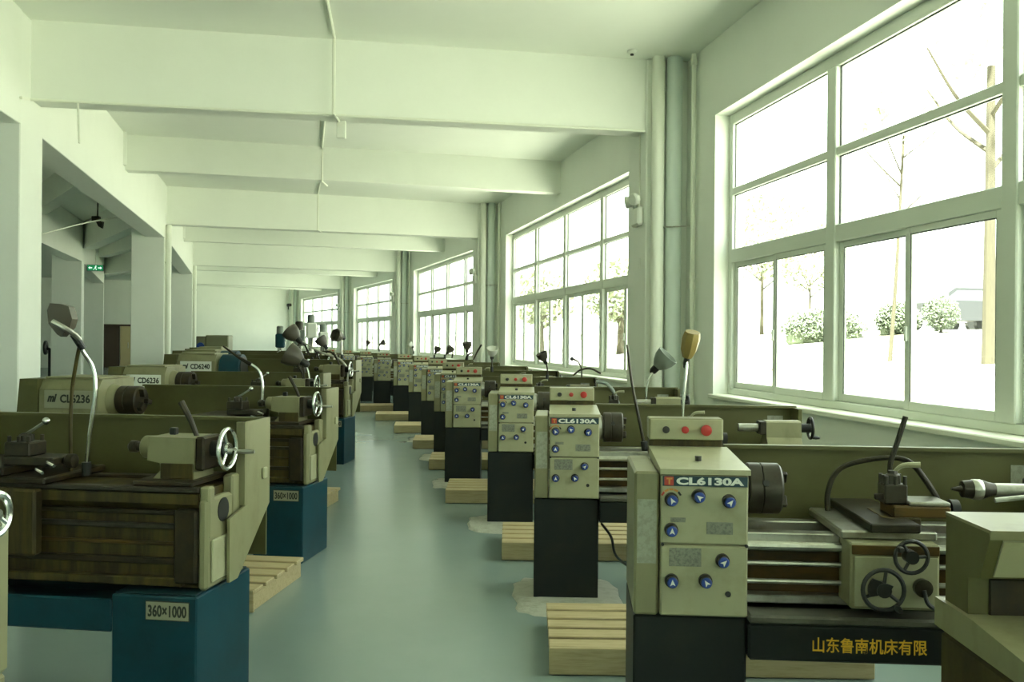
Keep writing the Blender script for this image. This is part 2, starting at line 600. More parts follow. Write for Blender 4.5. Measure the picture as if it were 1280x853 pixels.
# end wall, back wall and the outer hall
hE = H[-1]
endR = P[-1] + d_of(hE) * 1.05 - n_of(hE) * .3
endL = endR + n_of(hE) * 26
beam_between('wall_end', endL, endR, .3, 0, CEIL, 'wall', 1)
beam_between('wall_back', Vector((-34, -11.2)), Vector((7, -11.2)), .3, 0, CEIL, 'wall', -1)
for a, b in ((Vector((-12, -12)), Vector((-13.2, 5))), (Vector((-13.2, 5)), Vector((-15.4, 22))), (Vector((-15.4, 22)), Vector((-20, 33))), (Vector((-20, 33)), Vector((-34, 48)))):
    beam_between('wall_left', a, b, .3, 0, CEIL, 'hallwall', 1)
ROW2 = [(Vector((-8.2, 13.6)), R(17)), (Vector((-11.05, 23.6)), R(20)), (Vector((-14.75, 33.2)), R(23))]
for c, h in ROW2:
    struct(MB().box(0, .7, 0, .65, 0, CEIL, .01).obj('hall_pillar', 'wall', None, v3(c) + v3(n_of(h)) * .7, h))
for k in range(2):
    beam_between('hall_beam', ROW2[k][0], ROW2[k + 1][0], .35, 3.5, CEIL + .01)
for k in range(3):
    c = LP[k + 1][0] + d_of(LP[k + 1][1]) * .3 + n_of(LP[k + 1][1]) * .35
    q = ROW2[k][0] + d_of(ROW2[k][1]) * .3
    beam_between('hall_beam', q, c, .3, 3.85, CEIL + .01)
    m0 = c + (LP[k + 2][0] - c) * .5 if k < 3 else c
    beam_between('hall_beam', q + d_of(ROW2[k][1]) * 5, m0, .25, 4.05, CEIL + .01)

# the double door in the far hall wall
wd = (endR - endL).normalized()
u_ = (131 - 640.0) / F + .0002                     # where the sight line of the door's near jamb meets the end wall
s_ = (u_ * endL.y - endL.x) / (wd.x - u_ * wd.y)
dl = endL + wd * s_
door = struct(empty('door_1', v3(dl + Vector((wd.y, -wd.x)) * .03), math.atan2(wd.y, wd.x)))
MB().box(-.06, 0, -.06, .02, 0, 2.2, .01).box(1.46, 1.52, -.06, .02, 0, 2.2, .01).box(-.06, 1.52, -.06, .02, 2.14, 2.24, .01).obj('door_frame', 'doordark', door)
MB().box(0, .70, -.045, 0, 0, 2.14, .01).obj('door_leaf', 'doordark', door)  # dark colour stands in for the unlit open half
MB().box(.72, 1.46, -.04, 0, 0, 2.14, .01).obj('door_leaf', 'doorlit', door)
MB().box(1.08, 1.12, -.09, -.04, 1.0, 1.3, .01).obj('handle', 'steel', door)

# ------------------------------------------------------------------ conduits, lamps on pillars, cameras, signs
def conduit(pts, label, r=.013, name='conduit', m='pipe', sub=1):
    o = MB().tube(pts, r, 8, sub).obj(name, m)
    return tag(o, label, 'conduit')


cA = v3(LP[1][0] + n_of(LP[1][1]) * .62, 3.72) + v3(d_of(LP[1][1]) * -.02)
nl = LP[1][0] + d_of(LP[1][1]) * .24
nr = P[1] + d_of(H[1]) * .76 + n_of(H[1]) * .45
conduit([cA, v3(LP[1][0] + d_of(LP[1][1]) * -.02, 3.72) + Vector((.02, 0, 0)), v3(nl, 3.765) + Vector((.02, -.02, 0)), v3(nl.lerp(nr, .5), 3.765) + Vector((0, -.02, 0)), v3(nr, 3.765) + Vector((-.02, -.02, 0))],
        'white horizontal conduit along the lower edge of the nearest deep beam')
# ceiling conduit that steps down over every beam
def line_pt(px, z, zz):
    return Vector(((px - 640) / F * z, z, zz))


prevp = None
bdat = [(417, 9.1, BEAM), (402, 14.35, 4.01), (397, 18.85, BEAM)]
conduit([Vector((-1.25, 5.0, CEIL - .015)), Vector((-1.77, 9.02, CEIL - .015)), Vector((-1.77, 9.02, BEAM - .02)), Vector((-1.77, 9.38, BEAM - .02))],
        'white conduit running down the face of the nearest deep beam', .016)
conduit([Vector((-1.90, 9.45, CEIL - .015)), Vector((-2.96, 14.22, CEIL - .015)), Vector((-2.96, 14.22, 3.99)), Vector((-2.96, 14.6, 3.99))],
        'white conduit over the second, shallower ceiling beam', .016)
conduit([Vector((-3.0, 14.65, CEIL - .015)), Vector((-3.95, 18.62, CEIL - .015)), Vector((-3.95, 18.62, BEAM - .02)), Vector((-3.95, 19.0, BEAM - .02))],
        'white conduit over the third ceiling beam', .016)
jb = MB().box(-.045, .045, -.03, .03, -.09, .09, .006).obj('junction_box', 'lampface', None, (-1.75, 9.34, BEAM - .10))
tag(jb, 'small white junction box under the nearest deep beam', 'electrical box')
p0 = at(97, 124, 8.75)
rod = empty('hanging_rod', p0)
tag(rod, 'thin white rod hanging from the left end of the nearest beam', 'rod')
MB().cyl((0, 0, .04), (.02, 0, -.42), .011, n=8).obj('rod', 'pipe', rod)
MB().cyl((0, 0, .0), (0, 0, .06), .02, n=8).obj('bracket', 'steel', rod)

# twin-head emergency lamps on the pillars
def emergency_lamp(i, label):
    c = v3(P[i] + d_of(H[i]) * .95 + n_of(H[i]) * .45, 0)
    e = empty('emergency_lamp', c + Vector((0, 0, 2.95)), H[i] - R(90))
    tag(e, label, 'emergency lamp', 'twin-head emergency lamps on the window pillars')
    MB().box(-.13, .13, -.07, 0, -.16, .04, .02).obj('body', 'lampface', e)
    for s in (-1, 1):
        hd = MB().rev((s * .09, -.05, .12), (s * .14, -.16, .10), [(0, .03), (.03, .06), (.08, .068), (.09, .055)], 16).obj('lamp_head', 'lampface', e)
        MB().cyl((s * .09, -.04, .03), (s * .09, -.05, .11), .014, n=8).obj('swivel', 'pipe', e)
    MB().tube([(0, -.01, .04), (0, -.01, .5), (0, -.01, .9)], .008, 6).obj('cable_pipe', 'pipe', e)
    MB().box(-.03, .03, -.01, 0, -.62, -.5, .004).obj('wall_box', 'lampface', e)


emergency_lamp(1, 'white twin-head emergency lamp on the nearest window pillar')
emergency_lamp(2, 'white twin-head emergency lamp on the second window pillar')
emergency_lamp(3, 'white twin-head emergency lamp on the third window pillar')
emergency_lamp(4, 'white twin-head emergency lamp on the fourth window pillar')

sd = empty('smoke_detector', at(790, 70, 9.4))
sd.location.z = CEIL
tag(sd, 'tiny round detector on the ceiling near the first window pillar', 'smoke detector')
MB().rev((0, 0, 0), (0, 0, -1), [(0, .05), (.02, .05), (.035, .03)], 18).obj('housing', 'lampface', sd)
MB().cyl((0, 0, -.035), (0, 0, -.05), .018, n=12).obj('sensor', 'black', sd)

# security camera in the far corner
sp = endR + n_of(hE) * .75 - d_of(hE) * .01
cm = empty('security_camera', v3(sp, 3.45), hE)
tag(cm, 'small dark security camera bracketed to the far end wall', 'security camera')
MB().box(-.12, .12, -.42, -.05, -.08, .08, .02).obj('body', 'black', cm)
MB().cyl((0, -.42, 0), (0, -.47, 0), .06).obj('lens', 'iron', cm)
MB().box(-.04, .04, -.06, 0.02, -.25, -.02, .01).obj('bracket', 'black', cm)

# exit sign in the hall
es = empty('exit_sign', at(119, 335, 24.4), R(12))
tag(es, 'green lit exit sign hanging in the dim side hall', 'sign')
MB().box(-.21, .21, 0, .05, -.085, .085, .008).obj('housing', 'black', es)
MB().box(-.19, .19, -.006, 0, -.07, .07).obj('sign_face', 'exitgreen', es)
for s in (-1, 1):
    MB().prism([(s * .17, 0), (s * .125, .035), (s * .125, .012), (s * .075, .012), (s * .075, -.012), (s * .125, -.012), (s * .125, -.035)], 'y', -.012, -.006).obj('arrow', 'exitwhite', es)
fg = MB()
fg.prism([(-.012, -.01), (.018, -.01), (.028, .03), (-.004, .032)], 'y', -.012, -.006)
fg.prism([(-.012, -.01), (.004, -.01), (-.02, -.035), (-.045, -.05), (-.05, -.04), (-.028, -.028)], 'y', -.012, -.006)
fg.prism([(.004, -.01), (.018, -.01), (.04, -.03), (.028, -.06), (.018, -.055), (.024, -.033)], 'y', -.012, -.006)
fg.rev((.018, -.012, .047), (.018, -.006, .047), [(0, .014), (.006, .014)], 12)
fg.obj('running_figure', 'exitwhite', es)['kind'] = 'stuff'
MB().cyl((0, .025, .085), (0, .025, CEIL - es.location.z), .01, n=6).obj('hanger', 'steel', es)

# cable across the hall opening and the dark fixture on it
conduit([at(-43, 316, 13.8), at(40, 296, 14.6), at(110, 278, 16.0), at(164, 270, 17.8)], 'thin cable strung across the opening to the side hall', .012, 'cable', 'pipe', 4)
fx = empty('ceiling_fixture', at(122, 276, 19))
tag(fx, 'small dark fixture under the ceiling of the side hall', 'ceiling fixture')
MB().box(-.11, .05, -.05, .05, -.02, .09, .01).obj('body', 'iron', fx)
MB().prism([(-.02, -.02), (.12, -.02), (.10, -.16), (.03, -.12)], 'y', -.04, .04).obj('bracket', 'iron', fx)
MB().cyl((0, 0, .05), (0, 0, CEIL - fx.location.z), .015, n=8).obj('hanger', 'iron', fx)
vs_ = at(63, 450, 30)
hv = empty('valve_wheel', (vs_.x, vs_.y, 0))
tag(hv, 'black handwheel on a post against the dim hall wall', 'valve')
MB().cyl((0, 0, 0), (0, 0, 1.15), .07, n=12).obj('post', 'black', hv)
MB().ring((-.15, -.02, 1.2), (1, .3, 0), .19, .05).obj('handwheel', 'black', hv)
MB().cyl((-.15, 0, 1.2), (0.05, 0, 1.1), .05).obj('spindle', 'black', hv)


# ------------------------------------------------------------------ lathes of the right row
ROW_R = [((.425, 3.15), -4), ((.14, 5.48), -2.5), ((-.197, 7.75), -1), ((-.715, 9.9), 0), ((-1.02, 12.1), 1.5), ((-1.395, 14.2), 3),
         ((-1.86, 16.6), 5), ((-2.43, 18.9), 7), ((-3.15, 21.0), 9), ((-3.9, 23.2), 11), ((-4.75, 25.4), 13), ((-5.65, 27.6), 15)]


def handwheel(name, c, axis, Rr, r, m, parent, spokes=3, grip=None, hub=.022, phase=.4):
    """rim, spokes and hub in one casting; the grip is a part of its own"""
    b = MB().ring(c, axis, Rr, r)
    cv, d = Vector(c), Vector(axis).normalized()
    u = d.cross(Vector((0, 0, 1))).normalized()
    w = d.cross(u)
    b.cyl(cv - d * .03, cv + d * .012, hub, n=14)
    for k in range(spokes):
        a = phase + 2 * PI * k / spokes
        e = u * math.cos(a) + w * math.sin(a)
        b.cyl(cv + e * hub * .7, cv + e * (Rr - r * .5), r * .8, n=8)
    o = b.obj(name, m, parent)
    if grip is not None:
        e = u * math.cos(grip[0]) + w * math.sin(grip[0])
        g0 = cv + e * Rr
        MB().rev(g0, g0 + d * grip[1], [(0, .005), (.01, .008), (grip[1] * .6, .011), (grip[1], .008)], 10).obj('grip', grip[2], o)
    return o


def work_lamp(root, base, mids, head, aim, shade='greylamp', arm='chrome', r=.008, size=1.0, box=False, name='work_lamp', arm2=None):
    """gooseneck from base over mids to head (all in the lathe's own frame); aim is the way the shade opens"""
    pts = [Vector(base)] + [Vector(m) for m in mids] + [Vector(head)]
    a = MB().tube(pts, r, 8).obj(name, arm, root)
    MB().cyl(pts[0] - Vector((0, 0, .03)), pts[0] + Vector((0, 0, .03)), r * 2.2, n=10).obj('lamp_socket', 'black', a)
    h, d = Vector(head), Vector(aim).normalized()
    k = size
    if box:
        MB().rev(h, h + d, [(0, .03 * k), (.05 * k, .05 * k), (.13 * k, .056 * k), (.17 * k, .048 * k)], 8).obj('lamp_shade', shade, a)
        MB().rev(h - d * .07 * k, h, [(0, .012 * k), (.03 * k, .02 * k), (.07 * k, .018 * k)], 10).obj('neck', 'black', a)
    else:
        MB().rev(h - d * .05 * k, h, [(0, .012 * k), (.015 * k, .022 * k), (.05 * k, .024 * k)], 12).obj('neck', 'black', a)
        MB().rev(h, h + d, [(0, .028 * k), (.025 * k, .048 * k), (.06 * k, .064 * k), (.10 * k, .070 * k), (.10 * k, .064 * k), (.05 * k, .05 * k), (.04 * k, .01 * k)], 18).obj('lamp_shade', shade, a)
    return a


def make_small_lathe():
    t = empty('metal_lathe')
    # pedestals and tray
    MB().box(0.0, .385, .02, .47, 0, .612, .008).obj('pedestal', 'slate', t)
    MB().box(1.33, 1.72, .02, .47, 0, .476, .008).obj('pedestal', 'slate', t)
    MB().box(.386, 1.74, -.01, .56, .476, .60, .008).obj('chip_tray', 'slate', t)
    MB().box(.386, 1.74, -.015, .10, .60, .63, .008).obj('tray_rim', 'slatetop', t)
    # bed
    bed = MB().box(.386, 1.72, .16, .36, .63, .83, .006).obj('bed', 'rust', t)
    MB().box(.386, 1.72, .11, .17, .83, .885, .004).obj('bed_way', 'steel', bed)
    MB().box(.386, 1.72, .33, .39, .83, .885, .004).obj('bed_way', 'steel', bed)
    for z_, r_, m_ in ((.845, .016, 'steel'), (.785, .009, 'steel'), (.722, .009, 'steel')):
        MB().cyl((.386, .085, z_), (1.60, .085, z_), r_, n=10).obj('feed_rod', m_, bed)
    MB().box(.386, 1.70, .10, .158, .64, .67, .004).obj('bed_flange', 'steel', bed)
    # headstock
    hs = MB().box(.088, .385, .012, .47, .612, 1.10, .006).obj('headstock', 'cream', t)
    MB().prism([(.5, 1.14), (-.006, 1.118), (-.006, 1.10), (.5, 1.10)], 'x', .086, .39).obj('lid', 'panel', hs)
    MB().cyl((.236, .17, 1.12), (.236, .17, 1.143), .012, n=8).obj('oil_plug', 'black', hs)
    MB().box(.09, .383, 0, .012, .862, 1.096, .005).obj('upper_panel', 'panel', hs)
    MB().box(.09, .383, 0, .012, .617, .857, .005).obj('lower_panel', 'panel', hs)
    for x_ in (.095, .378):
        MB().cyl((x_, -.004, .86), (x_, .01, .86), .006, n=8).obj('hinge_screw', 'black', hs)
    # name strip
    ns = MB().box(.094, .380, -.003, 0, 1.060, 1.094).obj('name_strip', 'navy', t)
    MB().box(.100, .131, -.005, -.003, 1.062, 1.092).obj('red_block', 'redprint', ns)
    place('lettering', text_mesh('T', .022, 'orange', .045, .02), ns, (.1065, -.005, 1.066))
    place('lettering', text_mesh('CL6130A', .0265, 'white', .045, .228), ns, (.140, -.003, 1.0645))
    # turning knobs with blue caps and white arrows
    kz = lambda py: 1.10 - (py - 583) / 187 * .485
    kx = lambda px: .09 + (px - 832) / 103 * .293
    kb = MB().rev((0, 0, 0), (0, -1, 0), [(0, .024), (.012, .023), (.014, .019), (.034, .0185)], 18).mesh('knob', M['iron'])
    kc = MB().rev((0, -.034, 0), (0, -1, 0), [(0, .0185), (.004, .0175), (.006, .015)], 18).mesh('cap', M['blue'])
    ka = MB().prism([(0, .013), (.009, -.009), (0, -.004), (-.009, -.009)], 'y', -.0415, -.0395).mesh('arrow', M['white'])
    for px, py, an in ((844, 616, .5), (876, 611, .9), (912, 617, -.7), (844, 656, 0), (905, 695, -.8), (845, 723, .05), (885, 722, .6)):
        k = place('knob', kb, t, (kx(px), 0, kz(py)))
        place('cap', kc, k)
        place('arrow', ka, k, (0, 0, 0), (0, -an, 0))
    arc = MB()
    for j in range(5):
        a = R(35 + 28 * j)
        arc = MB()
        r0, r1, a0, a1 = .031, .038, a - R(12), a + R(12)
        cx, cz = kx(844), kz(616)
        arc.prism([(cx + r0 * math.cos(a0), cz + r0 * math.sin(a0)), (cx + r1 * math.cos(a0), cz + r1 * math.sin(a0)), (cx + r1 * math.cos(a1), cz + r1 * math.sin(a1)), (cx + r0 * math.cos(a1), cz + r0 * math.sin(a1))], 'y', -.0012, 0)
        arc.obj('dial_mark', 'ink' if j == 0 else ('redprint' if j == 4 else 'orange'), t)
    MB().box(kx(886), kx(917), -.0015, 0, kz(661), kz(645)).obj('print_plate', 'print', t)
    MB().box(kx(842), kx(880), -.0015, 0, kz(704), kz(680)).obj('print_plate', 'print', t)
    MB().box(kx(843), kx(861), -.0015, 0, kz(646), kz(640)).obj('print_plate', 'print', t)
    MB().cyl((kx(912), -.002, kz(739)), (kx(912), 0, kz(739)), .010, n=14).obj('dark_hole', 'black', t)  # black disc painted for the dark of a hole in the panel
    # gear cover
    gc = MB().box(0, .084, .015, .47, .612, 1.105, .008).obj('gear_cover', 'cream', t)
    MB().box(.010, .076, .0135, .0152, .79, 1.01).obj('paper_sheet', 'paper', gc)
    # switch box
    sb = MB().box(.085, .375, .49, .60, 1.165, 1.25, .004).obj('switch_box', 'cream', t)
    MB().box(.088, .372, .505, .59, 1.10, 1.165, .003).obj('box_neck', 'bed', sb)
    MB().box(.09, .37, .486, .49, 1.168, 1.247, .004).obj('switch_panel', 'panel', sb)
    for x_, r_, m_, p_ in ((.15, .014, 'black', .02), (.225, .014, 'red', .018), (.305, .0215, 'red', .03)):
        MB().rev((x_, .486, 1.207), (x_, 0, 1.207), [(0, r_ * .7), (p_ * .5, r_ * .7), (p_ * .55, r_), (p_ * .9, r_), (p_, r_ * .7)], 16).obj('push_button', m_, sb)
    # spindle nose and chuck
    ck = MB().rev((.42, .25, 1.02), (1, .25, 1.02), [(0, .088), (.004, .092), (.045, .092), (.048, .089), (.052, .092), (.112, .092), (.12, .084), (.12, .03)], 32).obj('chuck', 'chuck', t)
    MB().rev((.385, .25, 1.02), (1, .25, 1.02), [(0, .075), (.02, .075), (.035, .068)], 28).obj('flange', 'steel', ck)
    for k in range(3):
        j = MB().box(0, .022, -.010, .010, .03, .07, .003)
        o = j.obj('jaw', 'iron', ck)
        o.location = (.539, .25, 1.02)
        o.rotation_euler = (2 * PI * k / 3 + .5, 0, 0)
    MB().cyl((.475, .163, 1.05), (.475, .158, 1.052), .012, n=10).obj('key_socket', 'black', ck)
    # splash guard
    g = MB()
    g.prism([(.565, .60), (.575, .60), (.575, 1.145), (.54, 1.145), (.54, 1.13), (.565, 1.13)], 'x', .386, 1.68)
    go = g.obj('splash_guard', 'olive', t)
    MB().box(1.655, 1.68, .40, .575, .60, 1.135, .003).obj('guard_end', 'olive', go)
    MB().box(1.50, 1.60, .5635, .5652, .99, 1.08).obj('paper_label', 'paper', go)
    # carriage
    return t


def add_carriage(t, dx=0.0):
    c = MB().box(.70, 1.02, .03, .47, .885, .915, .006).obj('saddle', 'steel', t)
    c.location.x = dx
    MB().box(.79, .955, .0, .52, .915, .945, .004).obj('cross_slide', 'iron', c)
    ap = MB().box(.715, 1.005, -.03, .11, .665, .885, .006).obj('apron', 'cream', t)
    ap.location.x = dx
    MB().box(.728, .998, -.034, -.03, .675, .842, .004).obj('apron_plate', 'panel', ap)
    MB().box(.718, 1.003, -.034, -.03, .848, .880, .003).obj('apron_band', 'rust', ap)
    handwheel('handwheel', (.805, -.085, .745), (0, -1, 0), .066, .0075, 'black', t, 3, (2.2, .05, 'black'), .024).location.x = dx
    handwheel('handwheel', (.893, -.085, .855), (0, -1, 0), .052, .007, 'black', t, 3, (-.6, .04, 'black'), .022, 1.1).location.x = dx
    w1 = MB().prism([(.805 + .05 * math.cos(a), .745 + .05 * math.sin(a)) for a in (2.3, 2.6, 2.9, 3.2, 3.6)] + [(.82, .735), (.835, .76)], 'y', -.092, -.08).obj('wheel_web', 'black', t)
    w1.location.x = dx
    l = MB().cyl((.945, -.034, .745), (.945, -.055, .745), .03, n=18).obj('lever_boss', 'chuck', t)
    l.location.x = dx
    MB().tube([(.945, -.055, .74), (.955, -.06, .70), (.985, -.062, .675)], .007, 8).obj('lever', 'black', l)
    cp = MB().box(.905, 1.10, .12, .27, .945, .985, .005).obj('compound_slide', 'rust', t)
    cp.location.x = dx
    MB().box(.96, 1.10, .125, .265, .985, 1.0, .004).obj('slide_top', 'steel', cp)
    MB().rev((1.10, .195, .965), (2, .195, .965), [(0, .02), (.02, .02), (.022, .036), (.05, .036)], 18).obj('dial', 'black', cp)
    MB().box(.865, .995, .11, .30, .905, .947, .004).obj('slide_base', 'bed', cp)
    tp = MB().box(.885, .965, .155, .235, .985, 1.055, .005).obj('tool_post', 'chuck', t)
    tp.location.x = dx
    MB().rev((.925, .195, 1.055), (.925, .195, 2), [(0, .028), (.03, .026), (.035, .018), (.045, .016)], 8).obj('clamp_nut', 'chuck', tp)
    for q, (x_, y_) in enumerate(((.893, .165), (.925, .165), (.957, .165), (.893, .225), (.957, .225), (.893, .195))):
        MB().cyl((x_, y_, 1.05), (x_, y_, 1.085), .0075, n=8).obj('tool_bolt', 'chuck', tp)
    MB().tube([(.925, .195, 1.09), (.955, .18, 1.12), (1.01, .165, 1.125)], lambda q: .006 + .005 * q, 8).obj('post_handle', 'panel', tp)
    MB().box(.855, .90, .165, .18, 1.0, 1.02, .003).obj('tool_bit', 'iron', tp)


def add_tailstock(t, x, long_chuck=False):
    b = MB()
    b.prism([(.13, .885), (.37, .885), (.35, .93), (.31, .975), (.305, 1.065), (.29, 1.075), (.21, 1.075), (.195, 1.065), (.19, .975), (.15, .93)], 'x', x + .16, x + .37)
    o = b.obj('tailstock', 'cream', t)
    MB().box(x + .13, x + .40, .11, .39, .886, .905, .004).obj('tailstock_base', 'iron', o)
    MB().box(x + .12, x + .161, .195, .305, .99, 1.07, .006).obj('quill_collar', 'iron', o)
    q = MB().rev((x + .0, .25, 1.03), (x + 1, .25, 1.03), [(0, .024), (.12, .024)], 16).obj('quill', 'steel', o)
    if long_chuck:
        MB().rev((x - .15, .25, 1.03), (x + 1, .25, 1.03), [(0, .004), (.035, .012), (.037, .03), (.07, .034), (.075, .031), (.11, .034), (.125, .028), (.155, .022)], 20).obj('drill_chuck', 'chuck', q)
        MB().rev((x - .08, .25, 1.03), (x + 1, .25, 1.03), [(0, .034), (.004, .0365), (.03, .0365), (.034, .034)], 20).obj('chuck_sleeve', 'steel', q)
        MB().cyl((x - .02, .2, 1.0), (x + .10, .2, 1.015), .009, n=8).obj('lock_lever', 'steel', q)
    MB().cyl((x + .37, .25, 1.03), (x + .44, .25, 1.03), .028, n=14).obj('screw_boss', 'black', o)
    handwheel('handwheel', (x + .44, .25, 1.03), (1, 0, 0), .062, .010, 'black', t, 3, (1.8, .06, 'black'), .022)


small = make_small_lathe()
r_labels = ['nearest white-panelled lathe, gold lettering on its dark tray', 'white-panelled lathe behind the nearest one, with yellow lamp and black gooseneck',
            'third white-panelled lathe of the window row, two red buttons above its panel', 'fourth white-panelled lathe along the window row, in front of a lit window',
            'fifth lathe of the window row, partly hidden behind the fourth', 'sixth lathe of the window row, with only a narrow strip of panel showing',
            'seventh lathe of the window row, dark pedestal rising behind the sixth', 'eighth lathe of the window row, beside a white gap in the row',
            'ninth lathe of the window row, panel seen whole beyond the gap', 'tenth lathe of the window row, far down the green aisle',
            'eleventh lathe of the window row, small and far down the aisle', 'last and smallest lathe of the window row, by the far windows']
rights = []
for i, ((x, y), rot) in enumerate(ROW_R):
    o = small if i == 0 else copy_tree(small)
    rights.append(o)
for i, ((x, y), rot) in enumerate(ROW_R):
    o = rights[i]
    o.location = (x, y, 0)
    o.rotation_euler = (0, 0, R(rot))
    tag(o, r_labels[i], 'lathe', 'white-panelled lathes in the row by the windows')
    if i < 8:
        add_carriage(o, [0, .02, .15, .1, .2, .05, .15, .1][i])
    add_tailstock(o, [1.30, 1.25, 1.28, 1.2, 1.25, 1.28, 1.2, 1.25, 1.25, 1.25, 1.25, 1.25][i], i == 0)
# the gold lettering on the nearest tray
place('lettering', text_mesh('山东鲁南机床有限', .052, 'gold', .012, .375), rights[0], (.598, -.0105, .510))


def lr(i, px, py, z):
    return local(rights[i], at(px, py, z))


# coolant hose and gooseneck on the nearest lathe
MB().tube([lr(0, 1036, 655, 3.5), lr(0, 1035, 615, 3.5), lr(0, 1052, 585, 3.5), lr(0, 1100, 573, 3.45), lr(0, 1135, 577, 3.4), lr(0, 1160, 605, 3.35), lr(0, 1178, 636, 3.33)], .0105, 10).obj('coolant_hose', 'iron', rights[0])
MB().cyl(lr(0, 1033, 662, 3.5), lr(0, 1036, 640, 3.5), .017, n=10).obj('hose_elbow', 'iron', rights[0])
gn = MB().tube([lr(0, 1112, 604, 3.36), lr(0, 1113, 580, 3.36), lr(0, 1121, 555, 3.36), lr(0, 1132, 521, 3.36)], lambda q: .006 + .004 * min(1, q * 3), 8).obj('gooseneck', 'iron', rights[0])
# the second lathe: yellow lamp and the tall black gooseneck
work_lamp(rights[1], lr(1, 853, 535, 5.75), [lr(1, 854, 505, 5.75), lr(1, 857, 470, 5.75)], lr(1, 859, 447, 5.75), (.15, -.35, 1), 'goldlamp', 'chrome', .010, 1.0, True)
MB().tube([lr(1, 806, 560, 5.7), lr(1, 800, 530, 5.7), lr(1, 790, 480, 5.7), lr(1, 784, 431, 5.7)], lambda q: .010 - .003 * q, 8).obj('gooseneck', 'iron', rights[1])
MB().cyl(lr(1, 807, 567, 5.7), lr(1, 805, 552, 5.7), .022, n=10).obj('gooseneck_socket', 'black', rights[1])
MB().tube([lr(1, 752, 655, 5.6), lr(1, 764, 672, 5.5), lr(1, 770, 695, 5.6), lr(1, 790, 712, 5.9)], .008, 8).obj('power_cable', 'black', rights[1])
# third lathe
work_lamp(rights[2], lr(2, 808, 512, 8.0), [lr(2, 808, 490, 8.0), lr(2, 813, 471, 8.0)], lr(2, 821, 459, 8.0), (.75, -.3, .85), 'greylamp', 'chrome', .011, 1.45)
MB().tube([lr(2, 727, 472, 8.0), lr(2, 727, 462, 8.0), lr(2, 723, 453, 8.0), lr(2, 716, 449, 8.0)], .007, 8).obj('gooseneck', 'iron', rights[2])
MB().ball(lr(2, 715, 449, 8.0), .018).obj('gooseneck_tip', 'black', rights[2])
MB().tube([lr(2, 716, 470, 8.0), lr(2, 725, 463, 8.0), lr(2, 738, 461, 8.0), lr(2, 751, 467, 8.0)], .008, 8).obj('coolant_hose', 'iron', rights[2])
MB().tube([lr(2, 745, 477, 8.0), lr(2, 758, 480, 8.0), lr(2, 767, 490, 8.0), lr(2, 773, 505, 8.0)], .015, 8).obj('coolant_pipe', 'greylamp', rights[2])
# lamps of the further lathes: lathe, foot, head, way the shade opens
for i, z, foot, mid, head, aim, shade in (
        (3, 10.3, (684, 472), (684, 460), (681, 451), (-.5, -.2, 1), 'taupe'),
        (3, 10.4, (615, 462), (615, 455), (615, 445), (.05, -.5, 1), 'lampface'),
        (4, 12.6, (584, 448), (584, 442), (584, 437), (0, -.2, 1), 'taupe'),
        (5, 14.7, (556, 446), (558, 443), (560, 440), (.6, -.2, .8), 'taupe'),
        (6, 17.1, (543, 446), (544, 443), (545, 440), (.4, -.2, .9), 'taupe'),
        (7, 19.4, (517, 441), (516, 437), (515, 433), (-.8, -.2, .8), 'lampface'),
        (8, 21.5, (474, 438), (474, 434), (476, 430), (.7, -.3, .4), 'taupe'),
        (9, 23.7, (458, 437), (458, 434), (459, 431), (.3, -.2, .9), 'taupe')):
    work_lamp(rights[i], lr(i, foot[0], foot[1], z), [lr(i, mid[0], mid[1], z)], lr(i, head[0], head[1], z), aim, shade, 'iron', .008, .95)
for i, z, pts in ((4, 12.6, ((582, 450), (584, 445), (590, 441))), (4, 12.7, ((592, 450), (596, 441), (602, 431))), (5, 14.8, ((565, 448), (566, 440), (563, 437)))):
    MB().tube([lr(i, px, py, z) for px, py in pts], .012, 6).obj('gooseneck', 'iron', rights[i])


